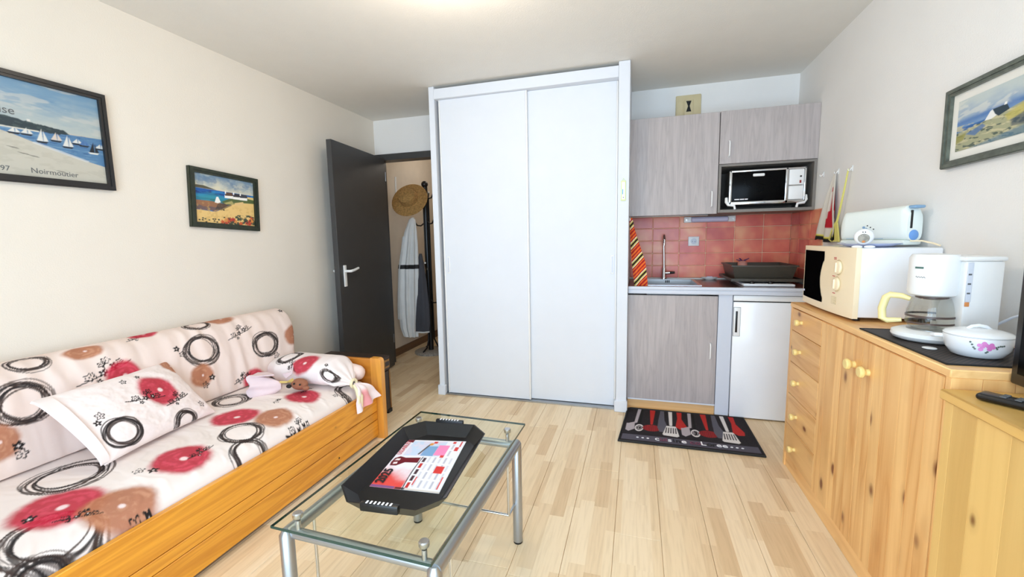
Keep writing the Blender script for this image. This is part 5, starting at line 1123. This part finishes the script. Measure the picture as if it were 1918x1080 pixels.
for s in (0, .365):
    top_ = 3.215
    over(C, cap((-.006+s,top_),(-.014+s,2.98),.012,.010), LG); over(C, cap((-.014+s,2.98),(-.045+s,2.955),.010,.012), LG); over(C, poly_m(U,V,[(-.075+s,2.955),(-.02+s,2.965),(-.015+s,2.87),(-.05+s,2.83),(-.072+s,2.85)],AA), LG)
    for q in range(5):
        xw = .012+s+(q-2)*.013; over(C, 1-sst(.0015,.004,np.abs(np.hypot((U-(.015+s))/max(.2,abs(q-2)*.5+.15), (V-2.895)/2.2)-.022)), LG if q % 2 else WT)
    over(C, cap((.018+s,top_),(.015+s,2.96),.009,.008), linA((22,20,22)))
    over(C, cap((.092+s,top_),(.095+s,2.97),.020,.008), RD)
    e_ = 1-sst(.94,1.02,np.hypot((U-(.098+s))/.062, (V-2.905)/.052)); over(C, e_, linA((150,36,38)))
    over(C, e_*(.5+.5*np.sign(np.sin(U*520)))*.5, linA((90,28,34)))
    over(C, cap((.163+s,top_),(.160+s,3.03),.014,.022), GR); over(C, poly_m(U,V,[(.140+s,3.05),(.182+s,3.05),(.205+s,2.93),(.185+s,2.86),(.150+s,2.86),(.135+s,2.93)],AA), GR)
    over(C, cap((.222+s,top_),(.224+s,2.98),.014,.010), WT); hp = poly_m(U,V,[(.195+s,2.965),(.258+s,2.965),(.275+s,2.82),(.262+s,2.805),(.178+s,2.815),(.170+s,2.83)],AA); over(C, hp, WT)
    for q in range(5): over(C, cap((.196+s+q*.0145,2.935),(.190+s+q*.0165,2.855),.0035,.004), linA((58,50,56)))
    over(C, cap((.287+s,top_),(.285+s,3.08),.018,.013), RD); over(C, poly_m(U,V,[(.270+s,3.10),(.300+s,3.10),(.330+s,2.98),(.322+s,2.93),(.285+s,2.925),(.255+s,2.96)],AA), RD)
C += (fbm(U*300, V*300, 2)-.5)[...,None]*.02
Z_ = .011+.0015*np.sin(U*9)*np.sin(V*7)+.0*U;
Us = U + .052*((V-my0)/(my1-my0))*(1-(U-mx0)/(mx1-mx0))
mb, idx = closed_sheet(np.stack([Us, V, Z_], -1), .001)
mb.build('pile', M['rug'], Mt, col=np.concatenate([np.clip(C,0,1).reshape(-1,3), np.tile(linA((20,18,20)), (len(idx),1))], 0))
MB().tube([(mx0,my0,.008),(mx1,my0,.008),(mx1,my1,.008),(mx0+.07,my1,.010),(mx0+.050,my1-.02,.012)], .008, 8, closed=True).build('binding', M['black_matt'], Mt)
xt = .127
for ch, cm_, wd in (('c','text_white',.030),('u','text_plum',.034),('i','text_plum',.016),('s','text_white',.030),('i','text_black',.018),('n','text_black',.034),('e','text_white',.050),('c','text_plum',.030),('o','text_plum',.034),('L','text_white',.034),('o','text_black',.034),('r','text_black',.024),('e','text_white',.034),('e','text_white',.034)):
    text_obj('lettering', ch, .068, frameM((xt, 2.725, .0145), (1,0,0), (0,1,0)), M[cm_], Mt, extrude=.0006, offset=.0008); xt += wd*.98
for xx in (.022,.054,.086,.575,.605,.635): MB().lathe([(.006,.012),(.006,.0148),(.001,.0148)], (xx,2.742,0), 12, None, 1.3, .9).build('dot', M['text_white'], Mt)

# ------------------------------------------------------------------ calendar sheet in the tray
Ca = thing('calendar', 'glossy 2025 calendar sheet lying in the black tray', 'calendar', (-.735, 1.31, .502))
U, V = np.meshgrid(np.linspace(0,1,230), np.linspace(0,1,150), indexing='ij')
C = np.empty(U.shape+(3,)); C[:] = linA((238,238,246)); A2 = .01
t = 1-sst(.12,.42,U+.25*(V-.2)+.25*brush(U,V,3,6,6)); over(C, t*(1-sst(.44,.46,V))*.95, linA((226,54,40)))
over(C, poly_m(U,V,[(0,0),(.04,0),(.035,.35),(0,.35)],A2)*.8, linA((90,90,150))); over(C, poly_m(U,V,[(0,.36),(.03,.36),(.03,.5),(0,.5)],A2)*.9, linA((40,36,40))); over(C, poly_m(U,V,[(0,.5),(.025,.5),(.02,1),(0,1)],A2)*.6, linA((200,186,160)))
DR = linA((110,18,34)); over(C, poly_m(U,V,[(.40,.04),(.47,.02),(.56,.03),(.60,.10),(.57,.20),(.58,.44),(.47,.44),(.47,.24),(.40,.14)],A2), DR)
over(C, poly_m(U,V,[(.43,.07),(.47,.06),(.48,.12),(.44,.13)],A2), linA((240,230,230))); over(C, poly_m(U,V,[(.51,.05),(.55,.07),(.55,.13),(.51,.13)],A2), linA((240,230,230)))
over(C, (1-sst(.005,.011,np.abs(V-.47+.02*np.sin(U*5))))*(U < .60), linA((44,34,40)))
for q in range(5): over(C, poly_m(U,V,[(.03+q*.115,.49),(.12+q*.115,.49),(.12+q*.115,.535),(.03+q*.115,.535)],A2), linA((190,40,36) if q in (0,3) else (70,40,50)))
over(C, poly_m(U,V,[(.96,0),(1,.0),(1,.12),(.93,.12)],A2), DR)
ph = poly_m(U,V,[(.62,.12),(.97,.12),(.97,.70),(.62,.70)],A2); over(C, ph*.9, linA((196,216,240))); over(C, ph*sst(.5,.6,fbm(U*7,V*7,3))*.6, linA((232,216,232)))
over(C, poly_m(U,V,[(.62,.40),(.85,.40),(.85,.60),(.62,.60)],A2)*.9, linA((110,160,206))); over(C, poly_m(U,V,[(.64,.60),(.88,.60),(.88,.78),(.64,.78)],A2), linA((244,140,190)))
over(C, (1-sst(.01,.02,seg_d(U,V,(.66,.36),(.90,.44)))), linA((90,80,80))); over(C, (1-sst(.02,.045,np.hypot(U-.90,V-.46))), linA((224,150,70))); over(C, poly_m(U,V,[(.92,.48),(.97,.48),(.97,.54),(.92,.54)],A2), linA((220,60,50)))
for a in range(4):
    for b in range(5): over(C, poly_m(U,V,[(.05+a*.145,.57+b*.085),(.165+a*.145,.57+b*.085),(.165+a*.145,.60+b*.085),(.05+a*.145,.60+b*.085)],A2)*(.35+.3*(b%2)), linA((150,152,172)))
for b in range(2): over(C, poly_m(U,V,[(.64+b*.15,.82),(.76+b*.15,.82),(.76+b*.15,.85),(.64+b*.15,.85)],A2)*.6, linA((160,160,176)))
for (a, b, w2, h2) in ((.30,.76,.13,.13),(.76,.88,.09,.06),(.93,.80,.05,.05),(.05,.93,.20,.02),(.86,.93,.13,.025),(.60,.72,.05,.06),(.08,.56,.14,.02)): over(C, poly_m(U,V,[(a,b),(a+w2,b),(a+w2,b+h2),(a,b+h2)],A2), linA((214,52,48)))
pa_, pb_, pc_, pd_ = [np.array(p) for p in ((-.833,1.129),(-.875,1.453),(-.592,1.149),(-.642,1.497))]
XY = (pa_*((1-U)*(1-V))[...,None]+pb_*(U*(1-V))[...,None]+pc_*((1-U)*V)[...,None]+pd_*(U*V)[...,None])
Zc = .5025+.006*(1-sst(0,.15,U))*0+.004*np.sin(U*3.1)*np.sin(V*2.5)
mb, idx = closed_sheet(np.concatenate([XY, Zc[...,None]], -1), .5012)
mb.build('sheet', M['paper'], Ca, col=np.concatenate([C.reshape(-1,3), np.tile(linA((230,228,226)), (len(idx),1))], 0))
ux = Vector((pb_-pa_).tolist()+[0]); vx = Vector((pa_-pc_).tolist()+[0])
def cxy(u, v): p = pa_*(1-u)*(1-v)+pb_*u*(1-v)+pc_*(1-u)*v+pd_*u*v; return (p[0], p[1], .5062)
text_obj('lettering', '2025', .044, frameM(cxy(.06,.155), ux, vx), M['text_black'], Ca, extrude=.0004, offset=.001)
text_obj('lettering', 'USSABLES', .024, frameM(cxy(.62,.085), ux, vx), M['text_red'], Ca, extrude=.0003)
